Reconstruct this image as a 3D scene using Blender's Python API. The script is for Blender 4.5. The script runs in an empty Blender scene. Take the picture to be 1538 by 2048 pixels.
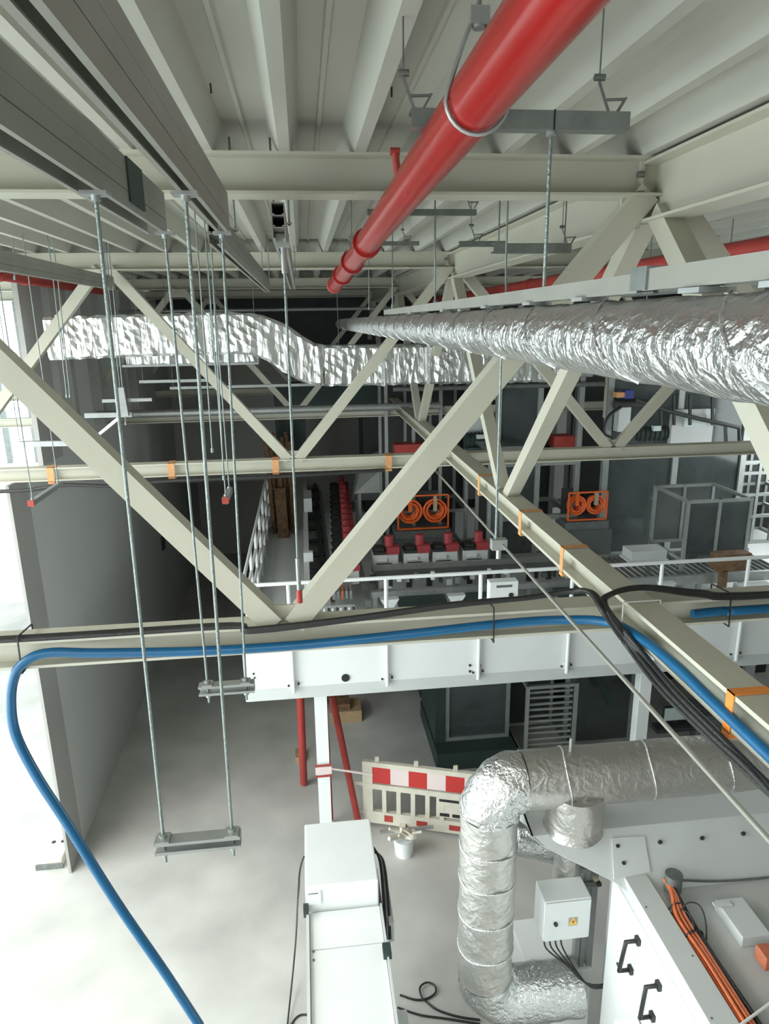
import bpy, bmesh, math, random
from mathutils import Vector, Matrix
random.seed(7)
sc = bpy.context.scene
COL = sc.collection
# ---------------------------------------------------------------- camera
PITCH, YAW, ROLL, FPX = 0.26964736, 0.11166616, -0.01496757, 1384.46
CAM = Vector((0, 0, 6.8))
cp, sp, cy, sy = math.cos(PITCH), math.sin(PITCH), math.cos(YAW), math.sin(YAW)
FW = Vector((sy*cp, cy*cp, -sp)); R0 = Vector((cy, -sy, 0)); U0 = R0.cross(FW)
RT = R0*math.cos(ROLL) + U0*math.sin(ROLL); UP = -R0*math.sin(ROLL) + U0*math.cos(ROLL)
cam = bpy.data.cameras.new('camera'); co = bpy.data.objects.new('camera', cam); COL.objects.link(co)
cam.sensor_fit = 'HORIZONTAL'; cam.sensor_width = 36; cam.lens = FPX/1538*36; cam.clip_end = 200; cam.clip_start = .02
co.matrix_world = Matrix(((RT.x, UP.x, -FW.x, CAM.x), (RT.y, UP.y, -FW.y, CAM.y), (RT.z, UP.z, -FW.z, CAM.z), (0, 0, 0, 1)))
sc.camera = co
# ---------------------------------------------------------------- world, light, exposure
w = bpy.data.worlds.new('sky'); sc.world = w; w.use_nodes = True
bg = w.node_tree.nodes['Background']; bg.inputs[0].default_value = (.88, .96, 1, 1); bg.inputs[1].default_value = 4.0
def window_or_fill_light(loc, rot, sx, sz, power, col=(.92, .98, 1)):  # lamp for the left glazing and for added, unseen fill
    l = bpy.data.lights.new('daylight_or_fill', 'AREA'); l.shape = 'RECTANGLE'; l.size = sx; l.size_y = sz; l.energy = power; l.color = col
    o = bpy.data.objects.new('daylight_or_fill', l); COL.objects.link(o); o.location = loc; o.rotation_euler = rot; return o
window_or_fill_light((-9.2, 3.0, 3.7), (0, -math.pi/2, 0), 6.2, 12, 620)          # tall glazing of the left bay
window_or_fill_light((-6.5, -3.8, 2.4), (math.radians(90), 0, 0), 5, 4.0, 60)     # added low fill behind the camera, entering as through a gate
window_or_fill_light((-1.6, -1.75, 7.44), (0, 0, 0), 5.6, 2.9, 230, (1, 1, .97))             # added overhead fill behind the viewer, no roof light known there
window_or_fill_light((-6.4, 3.6, 7.44), (0, 0, 0), 4.2, 8.5, 880, (1, 1, .98))            # made-up roof light over the left bay, added to brighten upward faces
window_or_fill_light((9.3, 10.5, 5.0), (0, math.pi/2, 0), 2.6, 7, 260)             # added fill on the machinery from the right, out of frame, no window
sc.view_settings.view_transform = 'Standard'; sc.view_settings.look = 'None'
sc.view_settings.gamma = 1; sc.view_settings.use_curve_mapping = False; sc.view_settings.exposure = 0.18

def ray(px, py): return FW + RT*((px-769)/FPX) - UP*((py-1024)/FPX)
def aY(px, py, Y): d = ray(px, py); return CAM + d*(Y/d.y)
def aZ(px, py, Z): d = ray(px, py); return CAM + d*((Z-CAM.z)/d.z)
def aX(px, py, X): d = ray(px, py); return CAM + d*(X/d.x)
V = Vector
# ---------------------------------------------------------------- materials
M = {}
def mat(name, col, rough=.5, metal=0, noise=0, nscale=6, bump=0, bscale=20, col2=None, spec=.5, stretch=None, detail=3, emit=0):
    m = bpy.data.materials.new(name); m.use_nodes = True; M[name] = m
    nt = m.node_tree; b = nt.nodes['Principled BSDF']
    b.inputs['Base Color'].default_value = (*col, 1); b.inputs['Roughness'].default_value = rough
    b.inputs['Metallic'].default_value = metal; b.inputs['Specular IOR Level'].default_value = spec
    if emit: b.inputs['Emission Color'].default_value = (*col, 1); b.inputs['Emission Strength'].default_value = emit
    tc = nt.nodes.new('ShaderNodeTexCoord'); mp = nt.nodes.new('ShaderNodeMapping'); nt.links.new(tc.outputs['Object'], mp.inputs[0])
    if stretch: mp.inputs['Scale'].default_value = stretch
    if noise:
        n = nt.nodes.new('ShaderNodeTexNoise'); n.inputs['Scale'].default_value = nscale; n.inputs['Detail'].default_value = detail
        nt.links.new(mp.outputs[0], n.inputs['Vector'])
        r = nt.nodes.new('ShaderNodeValToRGB'); c2 = col2 or tuple(c*(1-noise) for c in col)
        r.color_ramp.elements[0].position = .32; r.color_ramp.elements[1].position = .68
        r.color_ramp.elements[0].color = (*c2, 1); r.color_ramp.elements[1].color = (*col, 1)
        nt.links.new(n.outputs['Fac'], r.inputs[0]); nt.links.new(r.outputs[0], b.inputs['Base Color'])
    if bump:
        n = nt.nodes.new('ShaderNodeTexNoise'); n.inputs['Scale'].default_value = bscale; n.inputs['Detail'].default_value = 4
        nt.links.new(mp.outputs[0], n.inputs['Vector'])
        bp = nt.nodes.new('ShaderNodeBump'); bp.inputs['Strength'].default_value = bump; bp.inputs['Distance'].default_value = .02
        nt.links.new(n.outputs['Fac'], bp.inputs['Height']); nt.links.new(bp.outputs[0], b.inputs['Normal'])
    return m
mat('concrete', (.55, .545, .51), .5, noise=.26, nscale=1.1, bump=.05, detail=6, spec=.35)
mat('deck_paint', (.47, .47, .41), .5, noise=.06, nscale=2)
mat('steel_cream', (.51, .50, .41), .45, noise=.06, nscale=3)
mat('steel_white', (.74, .77, .74), .4, noise=.04, nscale=3)
mat('panel_grey', (.40, .395, .375), .7, noise=.12, nscale=.7)
mat('panel_light', (.56, .58, .56), .6, noise=.08, nscale=.5)
mat('white_paint', (.82, .85, .84), .35, noise=.03, nscale=3)
mat('grey_paint', (.55, .57, .56), .4, noise=.05, nscale=3)
mat('light_grey', (.62, .65, .64), .4, noise=.04, nscale=3)
mat('galv', (.40, .42, .41), .4, .55, noise=.15, nscale=12)
mat('galv_dark', (.25, .27, .26), .4, .6, noise=.25, nscale=15)
mat('rail_steel', (.30, .30, .265), .5, .35, noise=.12, nscale=5)
mat('zinc_rod', (.25, .29, .28), .4, .6, bump=.3, bscale=120)
mat('red_pipe', (.33, .010, .009), .25, noise=.15, nscale=4)
mat('red_dull', (.42, .05, .04), .5, noise=.2, nscale=5)
mat('red_white', (.74, .62, .60), .5)
mat('orange', (.85, .27, .04), .5, noise=.15, nscale=30)
mat('orange_tan', (.72, .36, .15), .6, noise=.2, nscale=20)
mat('orange_cable', (.80, .14, .025), .45, noise=.2, nscale=10)
mat('bundle_orange', (.62, .155, .055), .5, noise=.25, nscale=25)
mat('rust_cable', (.55, .17, .09), .5, noise=.2, nscale=20)
mat('blue_hose', (.008, .115, .26), .3, noise=.15, nscale=6)
mat('black_rubber', (.018, .019, .018), .45, bump=.2, bscale=60)
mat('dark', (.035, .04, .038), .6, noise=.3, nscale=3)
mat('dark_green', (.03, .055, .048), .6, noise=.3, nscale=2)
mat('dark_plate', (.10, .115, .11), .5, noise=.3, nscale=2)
mat('alu', (.40, .43, .41), .4, .5, noise=.15, nscale=8)
mat('brown', (.20, .115, .055), .8, noise=.5, nscale=14, bump=.6, bscale=20)
mat('wood', (.45, .32, .18), .7, noise=.3, nscale=8, stretch=(1, 1, 8))
mat('cream_plastic', (.66, .62, .52), .55, noise=.1, nscale=8)
mat('red_plastic', (.50, .035, .03), .5)
mat('unit_red', (.36, .05, .055), .5)
mat('yellow', (.80, .50, .08), .5)
mat('ink', (.02, .02, .02), .5)
mat('tan', (.42, .37, .26), .7, noise=.2, nscale=10)
mat('blue_paint', (.03, .05, .25), .5)
mat('screen', (.60, .70, .67), .3, noise=.1)
mat('rubble', (.30, .26, .20), .8, noise=.5, nscale=20, bump=.5)
m = mat('glass', (.75, .85, .85), .08); b = m.node_tree.nodes['Principled BSDF']
b.inputs['Transmission Weight'].default_value = 1; b.inputs['IOR'].default_value = 1.1
m = mat('smoked_glass', (.09, .11, .11), .08, spec=.6, noise=.4, nscale=1.2); b = m.node_tree.nodes['Principled BSDF']; b.inputs['Alpha'].default_value = .85
def foil(name, col, scale, strength, rough, spiral=None):
    m = mat(name, col, rough, .92); nt = m.node_tree; b = nt.nodes['Principled BSDF']
    tc = nt.nodes.new('ShaderNodeTexCoord'); vo = nt.nodes.new('ShaderNodeTexVoronoi'); vo.inputs['Scale'].default_value = scale
    no = nt.nodes.new('ShaderNodeTexNoise'); no.inputs['Scale'].default_value = scale*.6; no.inputs['Detail'].default_value = 5
    mx = nt.nodes.new('ShaderNodeMath'); mx.operation = 'ADD'
    mp = nt.nodes.new('ShaderNodeMapping'); nt.links.new(tc.outputs['Object'], mp.inputs[0])
    ad = nt.nodes.new('ShaderNodeVectorMath'); ad.operation = 'MULTIPLY_ADD'; nt.links.new(no.outputs['Color'], ad.inputs[0]); ad.inputs[1].default_value = (.25, .25, .25)
    nt.links.new(mp.outputs[0], ad.inputs[2]); nt.links.new(mp.outputs[0], no.inputs['Vector']); nt.links.new(ad.outputs[0], vo.inputs['Vector'])
    nt.links.new(vo.outputs['Distance'], mx.inputs[0]); nt.links.new(no.outputs['Fac'], mx.inputs[1])
    bp = nt.nodes.new('ShaderNodeBump'); bp.inputs['Strength'].default_value = strength; bp.inputs['Distance'].default_value = .5/scale
    nt.links.new(mx.outputs[0], bp.inputs['Height']); nt.links.new(bp.outputs[0], b.inputs['Normal'])
    if spiral: mp.inputs['Scale'].default_value = spiral
    return m
foil('foil', (.66, .67, .66), 20, .42, .30)
foil('foil_duct', (.74, .76, .75), 5, .36, .32, (2.2, 1, .5))
foil('foil_soft', (.55, .54, .51), 14, .22, .45)
foil('foil_tape', (.74, .76, .76), 30, .4, .35)
# ---------------------------------------------------------------- mesh builder
ORG = {}
class MB:
    def __init__(s): s.v = []; s.f = []; s.sm = []
    def add(s, vs, fs, smooth=False):
        n = len(s.v); s.v += [V(p) for p in vs]; s.f += [tuple(i+n for i in f) for f in fs]; s.sm += [smooth]*len(fs); return s
    def hexa(s, p): return s.add(p, [(0, 3, 2, 1), (4, 5, 6, 7), (0, 1, 5, 4), (1, 2, 6, 5), (2, 3, 7, 6), (3, 0, 4, 7)])
    def box(s, a, b):
        x0, x1 = sorted((a[0], b[0])); y0, y1 = sorted((a[1], b[1])); z0, z1 = sorted((a[2], b[2]))
        return s.hexa([(x0, y0, z0), (x1, y0, z0), (x1, y1, z0), (x0, y1, z0), (x0, y0, z1), (x1, y0, z1), (x1, y1, z1), (x0, y1, z1)])
    def cb(s, c, sz): return s.box([c[i]-sz[i]/2 for i in range(3)], [c[i]+sz[i]/2 for i in range(3)])
    def frame(s, a, b, up=(0, 0, 1)):
        a, b = V(a), V(b); d = (b-a).normalized(); u = V(up)
        if abs(d.dot(u)) > .98: u = V((0, 1, 0))
        x = d.cross(u).normalized(); return a, b, d, x, x.cross(d)
    def prism(s, prof, a, b, up=(0, 0, 1), smooth=False):
        a, b, d, x, y = s.frame(a, b, up); n = len(prof)
        vs = [a+x*p[0]+y*p[1] for p in prof]+[b+x*p[0]+y*p[1] for p in prof]
        s.add(vs, [(i, (i+1) % n, n+(i+1) % n, n+i) for i in range(n)], smooth)
        s.add([vs[i] for i in range(2*n)], [tuple(range(n))[::-1], tuple(range(n, 2*n))]); return s
    def bar(s, a, b, wd, h=None, up=(0, 0, 1)):
        h = h or wd; return s.prism([(-wd/2, -h/2), (wd/2, -h/2), (wd/2, h/2), (-wd/2, h/2)], a, b, up)
    def ibeam(s, a, b, h, wd, tf=.014, tw=.01, up=(0, 0, 1)):
        q, t = wd/2, tw/2; z = h/2
        # three slabs: clean faces, no n-gon trouble
        for pr in ([(-q, -z), (q, -z), (q, -z+tf), (-q, -z+tf)], [(-q, z-tf), (q, z-tf), (q, z), (-q, z)], [(-t, -z+tf), (t, -z+tf), (t, z-tf), (-t, z-tf)]):
            s.prism(pr, a, b, up)
        return s
    def chan(s, a, b, wd, h, t=.004, up=(0, 0, 1), lip=0):        # U channel open towards -y of its section
        q, z = wd/2, h/2
        P = [[(-q, -z), (-q+t, -z), (-q+t, z), (-q, z)], [(q-t, -z), (q, -z), (q, z), (q-t, z)], [(-q+t, z-t), (q-t, z-t), (q-t, z), (-q+t, z)]]
        if lip: P += [[(-q+t, -z), (-q+lip, -z), (-q+lip, -z+t), (-q+t, -z+t)], [(q-lip, -z), (q-t, -z), (q-t, -z+t), (q-lip, -z+t)]]
        for pr in P: s.prism(pr, a, b, up)
        return s
    def cyl(s, a, b, r, n=10, r2=None):
        r2 = r if r2 is None else r2; a, b, d, x, y = s.frame(a, b)
        vs = []
        for c, rr in ((a, r), (b, r2)): vs += [c+x*rr*math.cos(6.28318*i/n)+y*rr*math.sin(6.28318*i/n) for i in range(n)]
        s.add(vs, [(i, (i+1) % n, n+(i+1) % n, n+i) for i in range(n)], True)
        s.add(vs, [tuple(range(n))[::-1], tuple(range(n, 2*n))]); return s
    def tube(s, pts, r, n=8, sub=0, rf=None, caps=True):
        pts = [V(p) for p in pts]
        if sub:
            q = []
            for i in range(len(pts)-1):
                p0, p1, p2, p3 = pts[max(i-1, 0)], pts[i], pts[i+1], pts[min(i+2, len(pts)-1)]
                for k in range(sub):
                    t = k/sub; q.append(.5*((2*p1)+(-p0+p2)*t+(2*p0-5*p1+4*p2-p3)*t*t+(-p0+3*p1-3*p2+p3)*t**3))
            q.append(pts[-1]); pts = q
        t0 = (pts[1]-pts[0]).normalized(); u = V((0, 0, 1)) if abs(t0.z) < .9 else V((1, 0, 0)); x = t0.cross(u).normalized(); vs = []
        for i, p in enumerate(pts):
            t = (pts[min(i+1, len(pts)-1)]-pts[max(i-1, 0)]).normalized(); x = (x-t*x.dot(t)).normalized(); y = t.cross(x)
            for k in range(n):
                a = 6.28318*k/n; rr = r if rf is None else rf(i, k, p); vs.append(p+x*rr*math.cos(a)+y*rr*math.sin(a))
        m_ = len(pts)
        s.add(vs, [(i*n+k, i*n+(k+1) % n, (i+1)*n+(k+1) % n, (i+1)*n+k) for i in range(m_-1) for k in range(n)], True)
        if caps: s.add(vs, [tuple(range(n))[::-1], tuple(range((m_-1)*n, m_*n))])
        return s
    def build(s, name, mt, parent=None, bevel=0, fix=True):
        o0 = ORG.get(parent.name, V((0, 0, 0))) if parent else (getattr(s, 'org', V((0, 0, 0))))
        me = bpy.data.meshes.new(name); me.from_pydata([v-o0 for v in s.v], [], s.f)
        me.polygons.foreach_set('use_smooth', s.sm); me.materials.append(M[mt])
        if fix:
            bm = bmesh.new(); bm.from_mesh(me)
            bmesh.ops.recalc_face_normals(bm, faces=bm.faces); bm.to_mesh(me); bm.free()
        me.update()
        o = bpy.data.objects.new(name, me); COL.objects.link(o); o.parent = parent
        if not parent: o.location = o0
        ORG[o.name] = V(o0)
        if bevel:
            bv = o.modifiers.new('bevel', 'BEVEL'); bv.width = bevel; bv.segments = 2; bv.limit_method = 'ANGLE'
        return o
def tag(o, label=None, cat=None, group=None, kind=None):
    if label: o['label'] = label
    if cat: o['category'] = cat
    if group: o['group'] = group
    if kind: o['kind'] = kind
    return o
def thing(name, label, cat, loc=(0, 0, 0), group=None):
    o = bpy.data.objects.new(name, None); COL.objects.link(o); o.location = loc; o.empty_display_size = .1
    ORG[o.name] = V(loc); return tag(o, label, cat, group)
def struct(name, label=None):
    o = bpy.data.objects.new(name, None); COL.objects.link(o); ORG[o.name] = V((0, 0, 0)); o['kind'] = 'structure'; return o
def kids(o): return [c for c in COL.objects if c.parent == o]
def copy_tree(o, parent=None):
    c = o.copy(); COL.objects.link(c); c.parent = parent
    for ch in kids(o): copy_tree(ch, c)
    return c
def dup(o, loc, label=None, rz=None, group=None):
    c = copy_tree(o); c.location = loc
    if rz is not None: c.rotation_euler.z = rz
    if label: c['label'] = label
    if group: c['group'] = group
    return c
# ================================================================ SETTING
f = MB().box((-14, -4, -.2), (9.5, 21, 0)).build('floor', 'concrete'); f['kind'] = 'structure'
# saw-cut bay joints are thin recessed strips: lines of darker sealant let into the slab
jt = MB()
for x in (-6.2, 4.4): jt.box((x-.006, -4, -.002), (x+.006, 21, .0015))
jt.build('joint_seal', 'grey_paint', f)
# ceiling: trapezoidal steel deck, ribs run away from the camera
CEIL = 7.47; PITCHX = .31
ceil = struct('ceiling')
def deck_profile(x0, n):
    pr = []
    for k in range(n):
        b = x0+k*PITCHX
        pr += [(b, CEIL), (b+.045, CEIL), (b+.085, CEIL+.12), (b+.155, CEIL+.12), (b+.16, CEIL+.108), (b+.175, CEIL+.108), (b+.18, CEIL+.12), (b+.265, CEIL+.12)]
    pr.append((x0+n*PITCHX, CEIL)); return pr
def sheet(x0, y0, y1):
    pr = deck_profile(x0, 3); s = MB(); n = len(pr)
    vs = [(x, y0, z) for x, z in pr]+[(x, y1, z) for x, z in pr]+[(x, y0, z+.003) for x, z in pr]+[(x, y1, z+.003) for x, z in pr]
    fs = [(i, i+1, n+i+1, n+i) for i in range(n-1)]+[(2*n+i+1, 2*n+i, 3*n+i, 3*n+i+1) for i in range(n-1)]
    return s.add(vs, fs)
sheet0 = None
x = -8.74; k = 0
while x < 9.0:
    for (y0, y1) in ((-4, 3.22), (3.18, 7.47), (7.43, 11.72), (11.68, 21)):
        s_ = sheet(0, y0, y1)
        o = s_.build('deck_sheet', 'deck_paint', ceil, fix=False); o.location = (x, 0, 0.0 if (y0 in (-4, 7.43)) else .004)
    x += 3*PITCHX
rl = struct('added_roof_lights')  # frames round the two added roof lights, unseen and made up
for a, b in (((-8.6, -.75), (-4.2, -.65)), ((-8.6, 7.85), (-4.2, 7.95)), ((-8.6, -.75), (-8.5, 7.95)), ((-4.3, -.75), (-4.2, 7.95))): MB().box((*a, 7.36), (*b, 7.47)).build('added_light_frame', 'steel_white', rl)
for a, b in (((-4.5, -3.3), (1.3, -3.2)), ((-4.5, -.3), (1.3, -.2)), ((-4.5, -3.3), (-4.4, -.2)), ((1.2, -3.3), (1.3, -.2))): MB().box((*a, 7.36), (*b, 7.47)).build('added_light_frame', 'steel_white', rl)
sc_ = MB()
for i in range(26):
    xx = -3.8+i*PITCHX*1.0+.1; sc_.cyl((xx, 1.9, CEIL+.115), (xx+.004, 1.905, CEIL+.075), .0035, 5)
    if i % 2: sc_.cyl((xx+.02, 2.7, CEIL+.115), (xx+.02, 2.705, CEIL+.085), .0035, 5)
sc_.build('deck_screws', 'dark', ceil)['kind'] = 'stuff'
roof = MB().box((-9.5, -4, CEIL+.14), (9.5, 21, CEIL+.3)).build('roof_slab', 'panel_grey', ceil)
# left wall: light inner skin, darker end post standing lower
wl = struct('wall_left')
MB().box((-3.30, 8.28, 0), (-3.26, 20.5, 5.12)).box((-3.30, 8.9, 5.12), (-3.26, 20.5, CEIL)).build('wall_panel', 'panel_light', wl)
MB().box((-3.285, 7.78, 0), (-3.25, 8.28, 5.12)).build('end_post', 'panel_grey', wl)
MB().box((-3.31, 8.86, 5.12), (-3.25, 9.6, CEIL)).build('upper_cladding', 'panel_grey', wl)
for y in (9.9, 11.2, 12.6, 13.6): MB().box((-3.26, y, 5.3), (-3.10, y+.16, CEIL)).build('cladding_post', 'panel_grey', wl)
MB().box((-3.262, 14.9, 2.0), (-3.22, 15.1, 2.3)).build('wall_socket', 'dark', wl)
# far wall, right wall
wb = MB().box((-3.5, 20.5, 0), (9.5, 20.7, CEIL)).build('wall_back', 'panel_grey'); wb['kind'] = 'structure'
up = MB().box((-3.26, 17.6, 2.9), (1.4, 17.75, CEIL)).build('wall_inner', 'panel_grey'); up['kind'] = 'structure'
wr = MB().box((9.5, -4, 0), (9.7, 21, CEIL+.3)).build('wall_right', 'panel_grey'); wr['kind'] = 'structure'
wf = struct('wall_front')
MB().box((-9.4, -4.2, 4.4), (9.5, -4, CEIL+.3)).build('spandrel', 'panel_grey', wf)
MB().box((-4, -4.2, 0), (9.5, -4, 4.4)).build('wall_panel', 'panel_grey', wf)
b_ = MB().box((-3.24, 16.9, 6.15), (9.4, 17.1, CEIL)).build('painted_shade', 'dark'); b_['kind'] = 'structure'  # shade of the far roof void painted as a dark wall
# glazing at the end of the left bay and along its side
def glazing(name, a, b, z0, z1, nx, nz, d):
    g = struct(name); a, b = V(a), V(b)
    for i in range(nx+1):
        p = a.lerp(b, i/nx); MB().bar((p.x, p.y, z0), (p.x, p.y, z1), .12, .09).build('mullion', 'galv_dark' if name == 'window_1' else 'steel_white', g)
    for j in range(nz+1):
        z = z0+(z1-z0)*j/nz; MB().bar((a.x, a.y, z), (b.x, b.y, z), .08, .08).build('transom', 'steel_white', g)
    for i in range(nx):
        p, q = a.lerp(b, i/nx), a.lerp(b, (i+1)/nx)
        MB().bar(((p.x+q.x)/2, (p.y+q.y)/2, z0), ((p.x+q.x)/2, (p.y+q.y)/2, z1), (q-p).length*.9 if d == 'x' else .01, .01 if d == 'x' else (q-p).length*.9).build('pane', 'glass', g)
    return g
glazing('window_1', (-12.4, 17.5, 0), (-3.9, 17.5, 0), 3.6, CEIL, 13, 3, 'x')
low = MB().box((-14, 17.4, 0), (-3.5, 17.6, 3.6)).build('wall_bay', 'white_paint'); low['kind'] = 'structure'
glazing('window_2', (-9.4, -3.8, 0), (-9.4, 10.5, 0), .3, CEIL, 9, 2, 'y')

# ================================================================ STEELWORK
TY = (3.2, 7.45, 11.7, 15.95)
NB = [-9.0+.1, -3.7-.0, -.15, 3.45, 7.1]; NT = [-5.5, -1.9, 1.6, 5.25]
def truss(y, label, dw, x0=-8.9, x1=9.2):
    t = thing('roof_truss', label, 'truss', (0, y, 5.24))
    MB().ibeam((x0, y, 7.39), (x1, y, 7.39), .16, .15, .012).build('top_chord', 'steel_cream', t)
    MB().ibeam((x0, y, 5.31), (x1, y, 5.31), .14, .14, .014).build('bottom_chord', 'steel_cream', t)
    for i, xb in enumerate(NB[1:]):
        for xt in (NT[i:i+2]):
            s_ = .05 if xt > xb else -.05
            MB().bar((xb+s_, y, 5.37), (xt-s_, y, 7.33), dw, dw, (0, 1, 0)).build('diagonal', 'steel_cream', t)
        MB().box((xb-.14, y-.006, 5.36), (xb+.14, y+.006, 5.46)).build('gusset_plate', 'steel_cream', t)
    for xt in NT:
        MB().box((xt-.16, y-.006, 7.2), (xt+.16, y+.006, 7.33)).build('gusset_plate', 'steel_cream', t)
    return t
truss(TY[0], 'nearest cream cross truss of the roof, with a big V of square tubes', .105)
truss(TY[1], 'second cream cross truss, behind the threaded rods, crossing before the grey wall', .10)
truss(TY[2], 'third cream cross truss, just behind the rectangular foil duct', .09)
truss(TY[3], 'farthest cross truss, in the dark beneath the roof', .09)
XL = 1.6
lt = thing('roof_truss', 'long cream roof truss running away from the viewer on the right', 'truss', (XL, -1, 5.2))
MB().ibeam((XL, -1.4, 7.33), (XL, 19, 7.33), .25, .16, .012).build('top_chord', 'steel_cream', lt)
MB().ibeam((XL, -1.4, 5.375), (XL, 19, 5.375), .15, .15, .02).build('bottom_chord', 'steel_cream', lt)
for k in range(-1, 4):
    yt = 3.2+4.25*k
    for d in (-1, 1):
        yb = yt+2.1*d
        if yb < -.5 or yt < 0: continue
        MB().bar((XL, yt+.08*d, 7.24), (XL, yb-.06*d, 5.43), .095, .095, (1, 0, 0)).build('diagonal', 'steel_cream', lt)
    if yt > 0:
        MB().box((XL-.09, yt-.03, 7.18), (XL-.075, yt+.03, 7.47)).build('stiffener', 'steel_cream', lt)
        MB().box((XL-.075, yt+.1, 7.22), (XL-.069, yt+.2, 7.45)).build('end_plate', 'steel_cream', lt)
        for q in (7.33, 7.40): MB().cyl((XL-.11, yt-.04, q), (XL-.08, yt-.04, q), .014, 6).build('bolt', 'galv_dark', lt)

# orange tie-down straps left round the chords
def strap_x(x, y, z, h, wd, label, mt='orange_tan', sw=.05):
    o = MB(); o.org = V((x, y, z))
    for a, b in (((-sw/2, -wd/2-.006, -h/2-.006), (sw/2, -wd/2-.002, h/2+.006)), ((-sw/2, wd/2+.002, -h/2-.006), (sw/2, wd/2+.006, h/2+.006)),
                 ((-sw/2, -wd/2-.006, h/2+.002), (sw/2, wd/2+.006, h/2+.006)), ((-sw/2, -wd/2-.006, -h/2-.03), (sw/2, wd/2+.006, -h/2-.002))):
        o.box([a[i]+(x, y, z)[i] for i in range(3)], [b[i]+(x, y, z)[i] for i in range(3)])
    return tag(o.build('tie_strap', mt), label, 'strap')
def strap_y(x, y, z, h, wd, label, mt='orange_tan', sw=.05):
    o = MB(); o.org = V((x, y, z))
    for a, b in (((-wd/2-.006, -sw/2, -h/2-.006), (-wd/2-.002, sw/2, h/2+.006)), ((wd/2+.002, -sw/2, -h/2-.006), (wd/2+.006, sw/2, h/2+.006)),
                 ((-wd/2-.006, -sw/2, h/2+.002), (wd/2+.006, sw/2, h/2+.006)), ((-wd/2-.006, -sw/2, -h/2-.03), (wd/2+.006, sw/2, -h/2-.002))):
        o.box([a[i]+(x, y, z)[i] for i in range(3)], [b[i]+(x, y, z)[i] for i in range(3)])
    return tag(o.build('tie_strap', mt), label, 'strap')
for px, lab in ((105, 'orange strap round the second truss chord, leftmost, before the wall end'), (345, 'orange strap round the second truss chord, second from the left'),
                (552, 'orange strap on the second truss chord just left of its V joint'), (776, 'orange strap on the second truss chord right of its V joint')):
    p = aY(px, 940, TY[1]); strap_x(p.x, TY[1], 5.31, .14, .14, lab, sw=.07)
for (px, py, lab, sw) in ((895, 905, 'farthest orange strap on the long right-hand chord', .06), (975, 960, 'orange strap on the long right-hand chord, second farthest', .06),
                  (1062, 1018, 'orange strap on the long right-hand chord beside its V joint', .06), (1150, 1085, 'orange strap on the long chord above the black cable bundle', .05)):
    p = aX(px, py, XL); strap_y(XL, p.y, 5.375, .15, .15, lab, 'orange_tan', sw)
p = aX(1500, 1395, XL); strap_y(XL, p.y, 5.375, .15, .15, 'bright orange strap on the long chord nearest the viewer', 'orange', .045)

# ================================================================ RAILS AND HANGERS (left)
def rail(x, y0, y1, z, label, h=.125, wd=.042, join=None, org=None):
    t = thing('mounting_rail', label, 'rail', (x, y0, z))
    MB().chan((x, y0, z+h*.83), (x, y1, z+h*.83), wd, h*.34, .004, lip=.012).build('upper_channel', 'rail_steel', t)
    MB().chan((x, y0, z+h*.5), (x, y1, z+h*.5), wd, h*.31, .004, lip=.012).build('middle_channel', 'rail_steel', t)
    MB().chan((x, y0, z+h*.165), (x, y1, z+h*.165), wd, h*.33, .004, lip=.012).build('lower_channel', 'rail_steel', t)
    if join: MB().box((x+wd/2, join-.09, z+.02), (x+wd/2+.005, join+.09, z+h)).build('joint_plate', 'dark_green', t)
    for y in ((.28,) if y0 < 1 else (y0+.6, y1-.2)):
        if 1:
            for s_ in (-1, 1): MB().cyl((x+s_*(wd/2+.008), y, z+h*.95), (x+s_*(wd/2+.008), y, CEIL+.1), .005, 6).build('hanger_stud', 'zinc_rod', t)
            MB().box((x-wd/2-.02, y-.02, z+h), (x+wd/2+.02, y+.02, z+h+.006)).build('saddle', 'galv', t)
    return t
ra = aY(322, 468, 2.6); rb = aY(448, 468, 2.6); rc = aY(558, 470, 2.75)
ZR = ra.z
rail(ra.x-.012, -.6, 2.6, ZR, 'left galvanised rail under the ceiling, dark green joint plate on its side', h=.13, wd=.068, join=2.15)
rail(rb.x, -.6, 2.6, ZR, 'right of the two galvanised rails that start above the viewer', h=.13)
rail(rc.x, 2.75, 7.0, ZR, 'galvanised rail seen end on, open black slot under the nearest roof beam', h=.125, wd=.05)
MB().box((rc.x-.018, 2.76, ZR+.045), (rc.x+.018, 2.78, ZR+.12)).build('slot_shadow', 'ink', kids(COL.objects['mounting_rail.002'])[0].parent) if False else None
rail(ra.x+.16, 2.75, 7.0, ZR-.02, 'far galvanised rail carrying on beyond the left near rail', h=.12)
rail(-1.8, 3.3, 7.3, ZR+.03, 'galvanised rail at the far left below the roof sheets', h=.12)
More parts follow.
